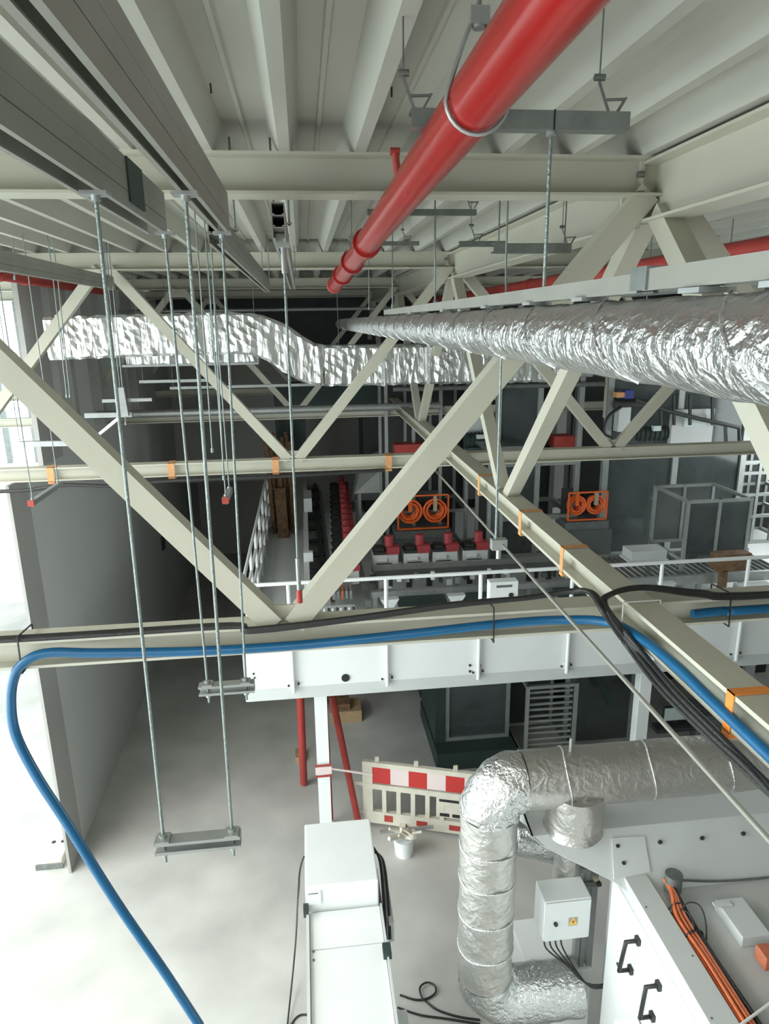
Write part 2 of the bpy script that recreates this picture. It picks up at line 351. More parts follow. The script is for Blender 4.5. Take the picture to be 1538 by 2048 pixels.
def rod_hanger(x0, x1, y, zt, zb, label, over=.14, xt=None, rods=2, zchan=.041, mt='galv', ext=.05):
    xt = xt or (x0, x1)
    t = thing('trapeze_hanger', label, 'hanger', ((x0+x1)/2, y, zb))
    MB().chan((x0-ext, y, zb), (x1+ext, y, zb), .041, .041, .003, up=(0, 1, 0), lip=.01).build('strut_channel', mt, t)
    for a, b in zip((x0, x1)[:rods], xt):
        MB().cyl((a, y, zb-.06), (b, y, zt), .0048, 7).build('threaded_rod', 'zinc_rod', t)
        MB().box((a-.02, y-.022, zb+.021), (a+.02, y+.022, zb+.027)).cyl((a, y, zb+.027), (a, y, zb+.037), .011, 6).build('nut', 'galv', t)
        MB().cyl((a, y, zb-.035), (a, y, zb-.022), .011, 6).build('nut', 'galv', t)
        MB().box((b-.03, y-.025, zt-.004), (b+.03, y+.025, zt+.004)).cyl((b, y, zt-.016), (b, y, zt-.004), .011, 6).build('clamp', 'galv', t)
    return t
a0, a1 = aY(190, 380, 1.8), aY(370, 380, 1.8); b0, b1 = aY(328, 1690, 1.8), aY(466, 1690, 1.8)
rod_hanger(b0.x, b1.x, 1.8, ZR-.004, b0.z, 'long trapeze hanger hanging lowest, its channel before the bare floor', xt=(a0.x, a1.x), ext=.025)
a0, a1 = aY(330, 470, 2.55), aY(445, 475, 2.55); b0, b1 = aY(416, 1378, 2.55), aY(492, 1378, 2.55)
rod_hanger(b0.x, b1.x, 2.55, ZR-.004, b0.z, 'trapeze hanger whose channel hangs beside the white platform end', xt=(a0.x, a1.x), ext=.035)
a0 = aY(566, 482, 2.9); b0 = aY(598, 1180, 2.9)
t = thing('rod_hanger', 'single threaded rod before the V of the near truss, rusty coupling at its foot', 'hanger', tuple(b0))
MB().cyl(a0, b0, .0055, 7).build('threaded_rod', 'zinc_rod', t)
MB().cb(a0, (.05, .04, .05)).cyl(a0, a0-V((0, 0, .12)), .012, 7).build('swivel_bracket', 'galv', t)
MB().cyl(b0+V((0, 0, .15)), b0, .010, 7).build('coupling_sleeve', 'galv', t)
MB().cyl(b0, b0-V((0, 0, .06)), .014, 7).build('coupling', 'red_dull', t)
def sling(x, y, zt, zb, label, dx=.035, w=.10, dyn=.12, mt='red_dull'):
    t = thing('trapeze_hanger', label, 'hanger', (x, y, zb))
    MB().chan((x, y-.04, zb), (x, y+dyn+.04, zb), .041, .041, .003, lip=.01).build('strut_channel', 'galv', t)
    MB().box((x-.024, y-.052, zb-.024), (x+.024, y-.04, zb+.024)).build('end_cap', mt, t)
    for q in (0, dyn):
        MB().cyl((x, y+q, zb-.04), (x, y+q, zt), .0048, 6).build('threaded_rod', 'zinc_rod', t)
        MB().cyl((x, y+q, zb+.021), (x, y+q, zb+.034), .012, 6).build('nut', 'galv', t)
    return t
p = aY(452, 998, 5.0); sling(p.x, 5.0, CEIL+.125, p.z, 'trapeze hanger with a red end cap, seen end on above the grey wall', dyn=.25)
p = aY(66, 1004, 5.6); sling(p.x, 5.6, CEIL+.125, p.z, 'trapeze hanger with a red end cap beside the wall end, far left', dyn=.6)
for (px0, py0, px1, py1, D, lab) in ((424, 520, 448, 960, 4.6, 'thin threaded rod just left of the hanger with the red end cap, leaning a little'), (400, 560, 425, 905, 4.8, 'thin threaded rod close beside the second rod of the lowest hanger'),
        (107, 562, 134, 795, 6.6, 'loose rod before the left end of the foil duct'), (116, 562, 140, 795, 6.6, 'second loose rod before the left end of the foil duct'),
        (226, 576, 252, 850, 7.0, 'rod carrying the white bracket before the dark corner'), (26, 490, 30, 560, 6.2, 'short rod above the left red sprinkler pipe'),
        (870, 430, 870, 612, 3.9, 'rod down to the insulated pipe, second from the near one'), (785, 490, 785, 617, 5.6, 'rod down to the insulated pipe, third from the near one'),
        (738, 560, 738, 620, 7.4, 'rod down to the insulated pipe, fourth from the near one'), (1012, 520, 1012, 605, 3.4, 'rod between the strut and rail right of the far V node')):
    a, b = aY(px0, py0, D), aY(px1, py1, D); o = MB(); o.org = b.copy(); o.cyl(V((a.x, a.y, CEIL+.125)), a, .005, 6).cyl(a, b, .005, 6).cyl(b, b+V((0, 0, .03)), .010, 6)
    tag(o.build('threaded_rod', 'zinc_rod'), lab, 'rod')
# white bracket on its rod with small struts
a, b = aY(240, 775, 6.9), aY(250, 832, 6.9)
t = thing('pipe_bracket', 'white galvanised bracket hanging before the dark fluted corner', 'bracket', tuple(b))
MB().bar(a, b, .075, .05).build('sleeve', 'galv', t); MB().cyl(a, (a.x, a.y, CEIL+.125), .004, 6).build('rod', 'zinc_rod', t)
a, b = aY(205, 802, 6.95), aY(304, 799, 6.95); MB().bar(a, b, .03).build('cross_strut', 'galv', t)
a, b = aY(170, 831, 6.98), aY(265, 829, 6.98); MB().bar(a, b, .045).build('lower_strut', 'galv', t)
a, b = aY(200, 868, 7.1), aY(240, 835, 6.98); MB().bar(a, b, .03).build('brace', 'galv', t)
a, b = aY(40, 888, 7.0), aY(148, 886, 7.0)
t = thing('cantilever_strut', 'light strut sticking out sideways left above the second truss chord', 'strut', tuple(a)); MB().bar(a, b, .055, .05).build('channel', 'galv', t); MB().cb(b, (.02, .1, .13)).build('end_plate', 'galv', t); MB().cyl(a, (a.x, a.y, CEIL+.125), .004, 6).build('rod', 'zinc_rod', t)

# ================================================================ NEAR STRUT WITH BEAM CLAMPS (top right)
def strut_hanger(px0, px1, py, Y, label, rodpx=None, rody=None, clips=(), h=.041):
    a, b = aY(px0, py, Y), aY(px1, py, Y); z = (a.z+b.z)/2
    t = thing('strut_hanger', label, 'hanger', ((a.x+b.x)/2, Y, z))
    MB().chan((a.x, Y, z), (b.x, Y, z), h, h, .003, up=(0, -1, 0), lip=.01).build('strut_channel', 'galv_dark', t)
    if rodpx:
        r = aY(rodpx, py, Y); MB().cyl((r.x, Y, z), (r.x, Y, rody), .0048, 7).build('threaded_rod', 'zinc_rod', t)
        MB().cyl((r.x, Y, z-.03), (r.x, Y, z-.021), .013, 6).build('nut', 'galv', t)
        MB().box((r.x-.0015, Y-.024, z-.022), (r.x+.0015, Y-.0205, z+.022)).build('joint_clip', 'ink', t)
    if not clips or label.startswith('pale'):
        for x_ in (a.x+.03, b.x-.03): MB().cyl((x_, Y, z), (x_, Y, CEIL+.125), .004, 6).build('ceiling_rod', 'galv_dark', t)
    for c in clips:
        r = aY(c, py, Y).x
        MB().bar((r-.035, Y+.01, z+.09), (r-.01, Y, z+.02), .012, .006).bar((r+.03, Y, z+.055), (r+.008, Y, z+.02), .010, .005).bar((r-.02, Y, z+.05), (r+.028, Y, z+.052), .008, .005).build('vee_clip', 'galv_dark', t)
        MB().cyl((r-.035, Y+.01, z+.085), (r-.035, Y+.01, CEIL+.118), .0022, 6).cyl((r-.048, Y+.01, z+.1), (r-.022, Y+.01, z+.1), .008, 6).build('ceiling_stud', 'galv_dark', t)
    return t
strut_hanger(820, 1253, 243, 1.8, 'dark galvanised strut below the ceiling, behind the near red pipe', 1103, 6.87, (838, 1225))
strut_hanger(735, 952, 425, 3.9, 'thin strut with one rod below the second ceiling bay', None, None, (945,), .03)
strut_hanger(702, 838, 487, 5.6, 'short far strut beside the thin end of the red pipe', None, None, (815,), .03)
strut_hanger(918, 1010, 488, 4.1, 'black strut before the far cream node, V clip above it', None, None, (955,), .03)
strut_hanger(985, 1140, 497, 3.5, 'pale strut crossing between two truss nodes', None, None, (1138,), .045)

# ================================================================ RED SPRINKLER PIPES
XP, ZP, RP = .425, 7.255, .056
t = thing('sprinkler_pipe', 'glossy red sprinkler pipe running overhead towards the dark end', 'pipe', (XP, 3, ZP))
p0, p1 = V((.375, -.6, 7.25)), V((.30, 6.3, 7.10))
MB().cyl(p0, p1, RP, 24).build('pipe', 'red_pipe', t)
def pl(y): return p0.lerp(p1, (y-p0.y)/(p1.y-p0.y))
for y in (3.55, 4.4, 5.3): MB().cyl(pl(y-.04), pl(y+.04), RP+.014, 16).build('coupling', 'red_pipe', t)
MB().cyl(pl(6.2), pl(6.32), RP+.01, 16).build('end_cap', 'red_dull', t)
MB().tube([pl(2.35)+V((-.02, 0, .04)), pl(2.35)+V((-.03, 0, .12))], .012, 8).cyl(pl(2.35)+V((-.045, 0, .12)), pl(2.35)+V((-.015, 0, .12)), .012, 8).build('sprinkler_head', 'red_dull', t)
def loop_hanger(y, label, r=RP+.006):
    c = pl(y); t = thing('pipe_loop_hanger', label, 'hanger', tuple(c))
    pts = [c+V((-.006, 0, .30))]+[c+V((r*math.sin(a), 0, r*math.cos(a)+(.0 if abs(a) > 1.2 else (.09*(1-abs(a)/1.2))))) for a in [(-.25-.1*0)]+[-.6, -1.1, -1.6, -2.1, -2.6, -3.14, -3.7, -4.2, -4.7, -5.2, -5.7, -6.03]]
    loop = []
    for k in range(25):
        a = -.2-(6.283-.4)*k/24; top = max(0, math.cos(a)); loop.append(c+V((r*math.sin(a)*(1-.35*top), 0, r*math.cos(a)+.075*top**2)))
    MB().tube(loop, .0045, 6).build('strap_loop', 'galv', t)
    MB().cyl(c+V((0, 0, .115)), c+V((0, 0, .15)), .012, 8).cb(c+V((0, 0, .135)), (.036, .022, .03)).build('swivel_nut', 'galv', t)
    MB().cyl(c+V((0, 0, .15)), V((c.x, c.y, CEIL+.11)), .005, 6).build('rod', 'zinc_rod', t)
loop_hanger(1.45, 'wire loop hanger round the nearest stretch of the red pipe')
loop_hanger(4.4, 'small loop hanger on the distant stretch of the red pipe')
def pipe_y(x, z, y0, y1, r, mt, label, name='sprinkler_pipe', cat='pipe', cl=()):
    t = thing(name, label, cat, (x, y0, z)); MB().cyl((x, y0, z), (x, y1, z), r, 14).build('pipe', mt, t)
    for y in cl:
        MB().cyl((x, y-.03, z), (x, y+.03, z), r+.012, 12).build('coupling', mt, t)
        MB().cyl((x, y, z+r-.01), (x, y, CEIL-.002), .005, 6).build('rod', 'zinc_rod', t)
    return t
pipe_y(-2.95, 7.29, 3.6, 11.3, .055, 'red_dull', 'dull red sprinkler pipe high on the left, going into the wall', cl=(6.3, 7.6, 8.3))
pipe_y(2.6, 7.17, 1.5, 17, .055, 'red_dull', 'red sprinkler pipe behind the long truss, high on the right', cl=(4.6, 6.2, 8))
pipe_y(3.1, 7.03, 1.5, 17, .05, 'galv', 'grey pipe beside the right-hand red pipe, under the roof', 'service_pipe', cl=(5, 7))
pipe_y(3.0, 6.85, 1.5, 17, .035, 'galv', 'thinner grey pipe lowest on the right under the roof', 'service_pipe', cl=(4.2, 6))
pipe_y(3.6, 7.2, 1.5, 17, .06, 'galv_dark', 'dark pipe right of the other pipes under the roof', 'service_pipe', cl=(6,))

# ================================================================ INSULATED ROUND PIPE (right)
XD, ZD, RD = .62, 6.757, .074
t = thing('insulated_pipe', 'long foil-wrapped pipe running away on the right, tape wound round it', 'pipe', (XD, .3, ZD))
rnd = random.Random(3)
nn = 30; ys = [.3+.045*i for i in range(250)]
ph = [rnd.uniform(0, 6.28) for _ in range(8)]
def rfn(i, k, p):
    a = 6.28318*k/nn; y = p.y
    return RD*(1+.018*math.sin(21*y+3*a+ph[0])+.014*math.sin(47*y-5*a+ph[1])+.012*math.sin(13*y+7*a+ph[2]))
MB().tube([(XD, y, ZD) for y in ys], RD, nn, rf=rfn).build('foil_jacket', 'foil', t)
for (s_, y0) in enumerate([.35+.42*i for i in range(24)]):
    pts = []
    for k in range(15):
        a = -1.2+k*(5.2/14); pts.append((XD-(RD+.0022)*math.cos(a)*1, y0+.055*k/2, ZD+(RD+.0022)*math.sin(a)))
    MB().tube(pts, .0028 if y0 < 4 else .004, 4).build('tape_ridge', 'foil_tape', t)
# strut rail lying over the pipe
t = thing('strut_rail', 'galvanised strut rail lying just above the insulated pipe', 'rail', (XD, .3, 6.86))
MB().chan((XD, .3, 6.862), (XD, 1.22, 6.862), .041, .036, .003, lip=.01).build('strut_channel', 'rail_steel', t)
MB().chan((XD, 1.24, 6.858), (XD, 5.2, 6.858), .041, .034, .003, lip=.01).build('strut_channel', 'rail_steel', t)
MB().box((XD-.025, 1.2, 6.845), (XD+.025, 1.26, 6.885)).build('joiner', 'galv_dark', t)
for y in (.85, 1.05, 1.5, 1.85, 2.3, 3.0, 3.9): MB().box((XD-.03, y-.03, 6.834), (XD+.03, y+.03, 6.842)).build('packer', 'galv', t)
# thin conduit under it, with its drop rod
o = MB(); o.org = V((.62, .3, 6.09)); o.cyl((.62, .3, 6.09), (.62, 3.6, 6.09), .0045, 8); tag(o.build('steel_conduit', 'rail_steel'), 'thin straight grey conduit slanting down over the platform to the lower right', 'conduit')
t = thing('drop_rod', 'drop rod with a small clamp holding the thin conduit', 'rod', (.62, 2.1, 6.09))
MB().cyl((.60, 2.1, 6.10), (.60, 2.1, 6.70), .004, 6).build('rod', 'zinc_rod', t)
MB().cb((.61, 2.1, 6.09), (.05, .03, .035)).cyl((.61, 2.1, 6.04), (.61, 2.1, 6.08), .008, 6).build('clamp', 'galv', t)

# ================================================================ RECTANGULAR FOIL DUCT
t = thing('foil_duct', 'rectangular foil-wrapped air duct dipping in an S bend across the hall', 'duct', (-3.2, 8.4, 6.4))
path = [(-2.86, 6.655), (-2.2, 6.67), (-1.2, 6.685), (-.75, 6.685), (-.52, 6.66), (-.30, 6.57), (-.12, 6.44), (.06, 6.33), (.25, 6.29), (.6, 6.285), (1.5, 6.28), (3.4, 6.27)]
fine = []
for i in range(len(path)-1):
    n_ = max(1, int((path[i+1][0]-path[i][0])/.06))
    for k in range(n_): q = k/n_; fine.append((path[i][0]*(1-q)+path[i+1][0]*q, path[i][1]*(1-q)+path[i+1][1]*q))
fine.append(path[-1])
def duct_part(seg, name):
    vs = []; fs = []; H2 = .235
    ring = [(8.4, -H2+.03), (8.43, -H2), (8.85, -H2), (8.85, H2), (8.43, H2), (8.4, H2-.03)]+[(8.4, H2-.03-(2*H2-.06)*j/6) for j in range(1, 6)]
    n = len(ring)
    for i, (x_, z_) in enumerate(seg):
        a = seg[max(i-1, 0)]; b = seg[min(i+1, len(seg)-1)]; th = math.atan2(b[1]-a[1], b[0]-a[0])
        for j, (yy, zz) in enumerate(ring):
            w_ = .012*math.sin(x_*31+j*2.1)+.01*math.sin(x_*57+j*4+1) if j not in (2, 3) else 0
            vs.append((x_-math.sin(th)*zz, yy-abs(w_), z_+math.cos(th)*zz+w_*.4))
    for i in range(len(seg)-1):
        for j in range(n): fs.append((i*n+j, i*n+(j+1) % n, (i+1)*n+(j+1) % n, (i+1)*n+j))
    fs += [tuple(range(n))[::-1], tuple(range((len(seg)-1)*n, len(seg)*n))]
    MB().add(vs, fs).build(name, 'foil_duct', t)
cut = [i for i, p_ in enumerate(fine) if p_[0] > -1.0][0]; cut2 = [i for i, p_ in enumerate(fine) if p_[0] > .2][0]
duct_part(fine[:cut+1], 'straight_section'); duct_part(fine[cut:cut2+1], 'bend_section'); duct_part(fine[cut2:], 'straight_section')
for x_ in (-2.7, -1.05, .95, 1.5): 
    z_ = 6.67 if x_ < 0 else 6.285
    MB().box((x_-.02, 8.375, z_-.245), (x_+.02, 8.87, z_+.245)).build('tape_band', 'foil_tape', t)
t = thing('foil_duct', 'short lower foil duct behind the S-bend duct, left', 'duct', (-2, 9.8, 6.2))
MB().box((-2.35, 9.8, 6.28), (-.6, 10.2, 6.50)).build('straight_section', 'foil_duct', t)
MB().box((-2.4, 9.76, 6.25), (-.6, 10.2, 6.28)).build('support_strut', 'galv', t)
for x_ in (-2.38, -.62): MB().cyl((x_, 9.77, 6.27), (x_, 9.77, CEIL), .005, 6).build('rod', 'zinc_rod', t)
for (x0, x1, y, z, lab) in ((-2.3, -1.2, 10.2, 6.0, 'thin grey support strut beneath the lower foil duct'), (-2.0, .6, 10.8, 5.85, 'brownish support strut in the dark under the foil duct')):
    t = thing('support_strut', lab, 'strut', (x0, y, z)); MB().box((x0, y, z), (x1, y+.05, z+.04)).build('channel', 'alu', t)
    for x_ in (x0+.05, x1-.05): MB().cyl((x_, y+.02, z+.03), (x_, y+.02, CEIL), .005, 6).build('rod', 'zinc_rod', t)
for (x0, x1, y, z, r, lab) in ((-3.2, 2.4, 13.2, 7.02, .03, 'thin grey pipe crossing below the dark far roof'), (-3.2, 2.2, 11.2, 5.45, .06, 'grey pipe laid along the third truss chord'), (.5, 4.5, 10.6, 5.95, .05, 'grey pipe crossing behind the near V of the truss'), (1.4, 7, 11.0, 5.75, .04, 'dark pipe crossing above the machine frames')):
    o = MB(); o.org = V((x0, y, z)); o.cyl((x0, y, z), (x1, y, z), r, 8); tag(o.build('service_pipe', 'galv' if 'dark pipe' not in lab else 'galv_dark'), lab, 'pipe')

# ================================================================ MEZZANINE
DZ = 2.78; MY = 7.8; MX0 = -.88; MX1 = 8.8
mz = thing('platform', 'white steel machine platform with a deck, deep edge beams and posts', 'platform', (4, MY, 0))
MB().box((MX0, MY, DZ-.06), (MX1, 17.5, DZ)).build('deck_plate', 'white_paint', mz)
fb = MB().ibeam((MX0+.02, MY, 2.44), (MX1, MY, 2.44), .28, .12, .014).build('edge_beam', 'white_paint', mz)
MB().box((MX0, MY-.08, 2.47), (MX1, MY-.065, 2.98)).build('fascia_plate', 'white_paint', mz)
MB().box((MX0, MY-.075, 2.31), (MX1, MY-.06, 2.47)).build('lower_fascia', 'light_grey', mz)
MB().box((MX0, MY-.065, 2.31), (MX0+.012, 17.5, 2.98)).build('side_fascia', 'white_paint', mz)
pz = aY(691, 1356, MY-.09); MB().cyl((pz.x, MY-.095, pz.z), (pz.x, MY-.07, pz.z), .05, 20).build('cable_hole', 'ink', mz)
for i in range(2):
    for j in range(2):
        q = aY(940+20*i, 1331+12*j, MY-.09); MB().cyl((q.x, MY-.095, q.z), (q.x, MY-.075, q.z), .016, 8).build('bolt', 'dark', mz)
for (px, py) in ((507, 1348), (509, 1356)):
    q = aY(px, py, MY-.09); MB().cyl((q.x, MY-.095, q.z), (q.x, MY-.075, q.z), .012, 8).build('bolt', 'dark', mz)
for xc in (.03, 4.36, 8.4):
    c = MB().ibeam((xc, MY+.12, 0), (xc, MY+.12, 2.3), .15, .16, .012, up=(0, 1, 0)).build('column', 'white_paint', mz)
    MB().box((xc-.13, MY, 0), (xc+.13, MY+.25, .015)).build('base_plate', 'white_paint', c)
    MB().box((xc-.1, MY+3.5, 0), (xc+.1, MY+3.7, 2.7)).build('column', 'grey_paint', mz)
# front guard rail
g = thing('guard_rail', 'white tube guard rail along the front edge of the platform', 'railing', (3, MY, 2.5))
RZ = 3.85
MB().cyl((-.80, MY-.12, RZ), (8.8, MY-.12, RZ), .024, 10).build('top_rail', 'white_paint', g)
xs = [-.29+i*1.155 for i in range(8)]
for x_ in xs:
    MB().cyl((x_, MY-.12, 2.42), (x_, MY-.12, RZ), .024, 10).build('post', 'white_paint', g)
    cl = MB().box((x_-.03, MY-.1, 2.46), (x_+.05, MY-.08, 2.56)).build('post_clamp', 'light_grey', g)
    MB().cyl((x_+.06, MY-.115, 2.52), (x_+.06, MY-.08, 2.52), .014, 6).cyl((x_-.06, MY-.1, 2.50), (x_-.06, MY-.08, 2.50), .014, 6).build('bolt', 'dark', g)
MB().cyl((-.80, MY-.12, RZ), (-.80, MY-.1, RZ), .026, 10).build('end_cap', 'white_paint', g)
g = thing('guard_rail', 'white guard rail with close bars along the left side of the walkway', 'railing', (-.8, 12, 2.8))
for z_ in (RZ, 3.55, 3.25, 2.98): MB().cyl((-.82, MY-.05, z_), (-.82, 15.6, z_), .022, 8).build('rail', 'white_paint', g)
for i in range(9): MB().cyl((-.82, MY+.25+i*.95, DZ), (-.82, MY+.25+i*.95, RZ), .022, 8).build('post', 'white_paint', g)
# brown boards leaning in the walkway
bb = thing('board_stack', 'rough brown boards standing at the far end of the walkway', 'boards', (-.55, 13.2, DZ))
for i in range(7):
    x_ = -.74+.06*i; y_ = 13.2+.1*(i % 3); MB().hexa([(x_, y_, DZ), (x_+.07, y_, DZ), (x_+.07, y_+.06, DZ), (x_, y_+.06, DZ), (x_-.1+.02*i, y_+.35, 4.55+.08*(i % 3)), (x_-.03+.02*i, y_+.35, 4.55+.08*(i % 3)), (x_-.03+.02*i, y_+.41, 4.55), (x_-.1+.02*i, y_+.41, 4.55)]).build('board', 'brown', bb)
MB().hexa([(-.62, 12.9, DZ), (-.42, 12.9, DZ), (-.42, 13.1, DZ), (-.62, 13.1, DZ), (-.66, 13.2, 3.7), (-.45, 13.2, 3.7), (-.45, 13.3, 3.7), (-.66, 13.3, 3.7)]).build('crate', 'brown', bb)

# ================================================================ DOSING UNITS
def dosing_unit(label, group):
    t = thing('dosing_unit', label, 'machine', (0, 0, 0), group)
    MB().box((-.17, -.12, 0), (.15, .14, .22)).build('housing', 'light_grey', t, bevel=.01)
    MB().box((-.13, -.16, .05), (.06, -.12, .11)).build('drawer', 'ink', t)
    MB().box((-.165, -.13, .22), (.0, .13, .255)).box((-.14, -.1, .26), (-.03, .1, .29)).build('tray', 'dark', t)
    MB().box((.0, -.14, .22), (.16, .05, .31)).cyl((.04, -.03, .31), (.04, -.03, .43), .055, 10).build('motor', 'unit_red', t)
    MB().box((-.12, -.155, .14), (.0, -.12, .18)).build('label_strip', 'steel_white', t)
    return t
U0_ = dosing_unit('leftmost of the four red-topped dosing units behind the front rail', 'dosing units')
labs = ['leftmost', 'second from the left', 'third from the left', 'rightmost']
for i, px in enumerate((775, 838, 898, 962)):
    p = aZ(px, 1142, 3.02); o = U0_ if i == 0 else dup(U0_, p, labs[i]+' of the four red-topped dosing units behind the front rail'); o.location = (p.x, 10.35, 2.98); o.scale = (1.25, 1.1, 1.3)
for i in range(15):
    f_ = i/14; dup(U0_, (.50+.18*f_, 9.75+5.4*f_, 3.02), ('nearest', 'second nearest', 'third nearest', 'fourth nearest', 'fifth nearest', 'sixth nearest', 'seventh nearest', 'middle', 'seventh farthest', 'sixth farthest', 'fifth farthest', 'fourth farthest', 'third farthest', 'second farthest', 'farthest')[i]+' red-topped dosing unit of the long row beside the walkway', rz=.03, group='dosing units in the long row').scale = (1.25, .95, 1.0)
# stands for them
t = thing('conveyor', 'long grey conveyor under the row of dosing units by the walkway', 'conveyor', (.3, 9, DZ))
MB().box((-.12, 9.0, 3.18), (-.04, 15.8, 3.36)).build('side_frame', 'light_grey', t)
MB().box((.24, 9.0, 2.92), (.30, 15.8, 3.02)).box((.72, 9.0, 2.92), (.8, 15.8, 3.02)).build('side_frame', 'alu', t)
MB().box((-.04, 9.0, 3.1), (.24, 15.8, 3.13)).build('belt', 'galv_dark', t)
for i in range(9): MB().cyl((-.03, 9.2+.75*i, 3.16), (.22, 9.2+.75*i, 3.16), .03, 8).build('roller', 'dark', t)
for y_ in (9.1, 11.2, 13.3, 15.5):
    for x_ in (-.08, .27, .76): MB().box((x_-.025, y_-.025, DZ), (x_+.025, y_+.025, 3.18 if x_ < 0 else 2.93)).build('leg', 'alu', t)
MB().box((.12, 9.1, 3.13), (.18, 15.6, 3.22)).build('cable_tray', 'dark', t)
MB().box((-.12, 9.8, 3.36), (.02, 9.9, 3.5)).build('drive_box', 'light_grey', t); MB().box((-.1, 12.6, 3.36), (.05, 13.3, 3.62)).build('drive_box', 'light_grey', t)
t = thing('conveyor', 'front conveyor frame carrying the four dosing units', 'conveyor', (2, 9.6, DZ))
MB().box((.95, 10.15, 2.9), (3.3, 10.25, 2.98)).box((.95, 10.45, 2.9), (3.3, 10.55, 2.98)).build('side_frame', 'alu', t)
MB().box((.95, 9.35, 3.02), (3.9, 9.42, 3.2)).build('side_frame', 'galv', t)
MB().box((.95, 9.42, 3.04), (3.9, 10.0, 3.08)).build('belt', 'dark_plate', t)
MB().box((.95, 10.0, 3.02), (3.9, 10.06, 3.16)).build('side_frame', 'galv', t)
for i in range(10): MB().box((1.05+.3*i, 9.33, 3.05), (1.13+.3*i, 9.36, 3.2)).build('clip', 'ink' if i % 3 else 'steel_white', t)
for x_ in (1.0, 2.1, 3.2, 3.85):
    for y_ in (9.38, 10.05, 10.5): MB().box((x_-.03, y_-.03, DZ), (x_+.03, y_+.03, 3.04 if y_ < 10.1 else 2.91)).build('leg', 'alu', t)
# low front machine bed with funnel-shaped brackets and dark pans
t = thing('machine_bed', 'low machine bed with dark pans and white funnel brackets behind the rail', 'machine', (2, 8.6, DZ))
PZ = aY(850, 1190, 8.85).z
for (x0, x1) in ((aY(797, 1200, 8.5).x, aY(898, 1200, 8.5).x), (aY(926, 1200, 8.5).x, aY(1010, 1200, 8.5).x), (aY(1120, 1200, 8.5).x, aY(1180, 1200, 8.5).x)):
    MB().hexa([(x0+.12, 8.45, PZ-.2), (x1-.12, 8.45, PZ-.2), (x1-.12, 8.75, PZ-.2), (x0+.12, 8.75, PZ-.2), (x0, 8.3, PZ-.02), (x1, 8.3, PZ-.02), (x1, 8.85, PZ), (x0, 8.85, PZ)]).build('pan', 'dark_green', t)
FZ = aY(850, 1193, 8.2).z
for x_ in [aY(q_, 1200, 8.2).x for q_ in (779, 912, 1330)]:
    MB().hexa([(x_-.03, 8.18, FZ-.16), (x_+.03, 8.18, FZ-.16), (x_+.03, 8.24, FZ-.16), (x_-.03, 8.24, FZ-.16), (x_-.12, 8.16, FZ), (x_+.12, 8.16, FZ), (x_+.12, 8.26, FZ), (x_-.12, 8.26, FZ)]).build('funnel', 'light_grey', t)
    MB().hexa([(x_-.04, 8.18, DZ), (x_+.04, 8.18, DZ), (x_+.04, 8.28, DZ), (x_-.04, 8.28, DZ), (x_-.03, 8.18, FZ-.16), (x_+.03, 8.18, FZ-.16), (x_+.03, 8.24, FZ-.16), (x_-.03, 8.24, FZ-.16)]).build('funnel_bracket', 'light_grey', t)
MB().box((.8, 8.86, PZ), (3.9, 8.93, PZ+.08)).box((.82, 8.86, DZ), (.88, 8.93, PZ)).box((3.8, 8.86, DZ), (3.86, 8.93, PZ)).build('rear_rail', 'galv', t)
MB().box((.8, 8.28, PZ-.02), (3.9, 8.33, PZ+.03)).build('front_rail', 'alu', t)
rq = random.Random(5)
for i in range(26):
    x_ = .85+i*.12; MB().cb((x_, 9.1+rq.uniform(-.05, .1), PZ+.06+rq.uniform(0, .14)), (rq.uniform(.04, .09), .06, rq.uniform(.04, .12))).build('fitting', rq.choice(['dark', 'galv', 'galv_dark', 'steel_white', 'ink']), t)
# terminal block with tan base
t = thing('valve_terminal', 'grey valve block on a tan base between rail posts, left', 'machine', (.35, 8.6, DZ))
MB().box((.16, 8.35, DZ), (.56, 8.6, DZ+.12)).build('base', 'tan', t)
MB().box((.1, 8.5, DZ+.12), (.56, 8.8, DZ+.28)).build('block', 'light_grey', t)
for i in range(8): MB().cyl((.14+.055*i, 8.55, DZ+.28), (.14+.055*i, 8.55, DZ+.35), .017, 8).build('port', 'dark' if i % 2 else 'steel_white', t)
for i in range(9): MB().box((.02+.06*i, 8.95, DZ+.3), (.055+.06*i, 9.3, DZ+.42)).build('fin', 'rust_cable' if i % 3 == 0 else 'alu', t)
MB().box((-.14, 8.4, DZ), (.02, 8.55, DZ+.2)).build('side_box', 'white_paint', t)
# white box on the rail
a, b = aY(976, 1160, 7.62), aY(1031, 1201, 7.62)
t = thing('junction_box', 'white box with a dark round socket on the front guard rail', 'box', (a.x, 7.62, b.z))
MB().box((a.x, 7.53, b.z), (b.x, 7.665, a.z)).build('housing', 'white_paint', t, bevel=.006)
q = aY(1022, 1192, 7.52); MB().cyl((q.x, 7.515, q.z+.01), (q.x, 7.535, q.z+.01), .028, 14).build('socket', 'ink', t)
MB().box((a.x+.08, 7.525, a.z-.07), (b.x-.08, 7.532, a.z-.04)).build('slot', 'galv_dark', t)
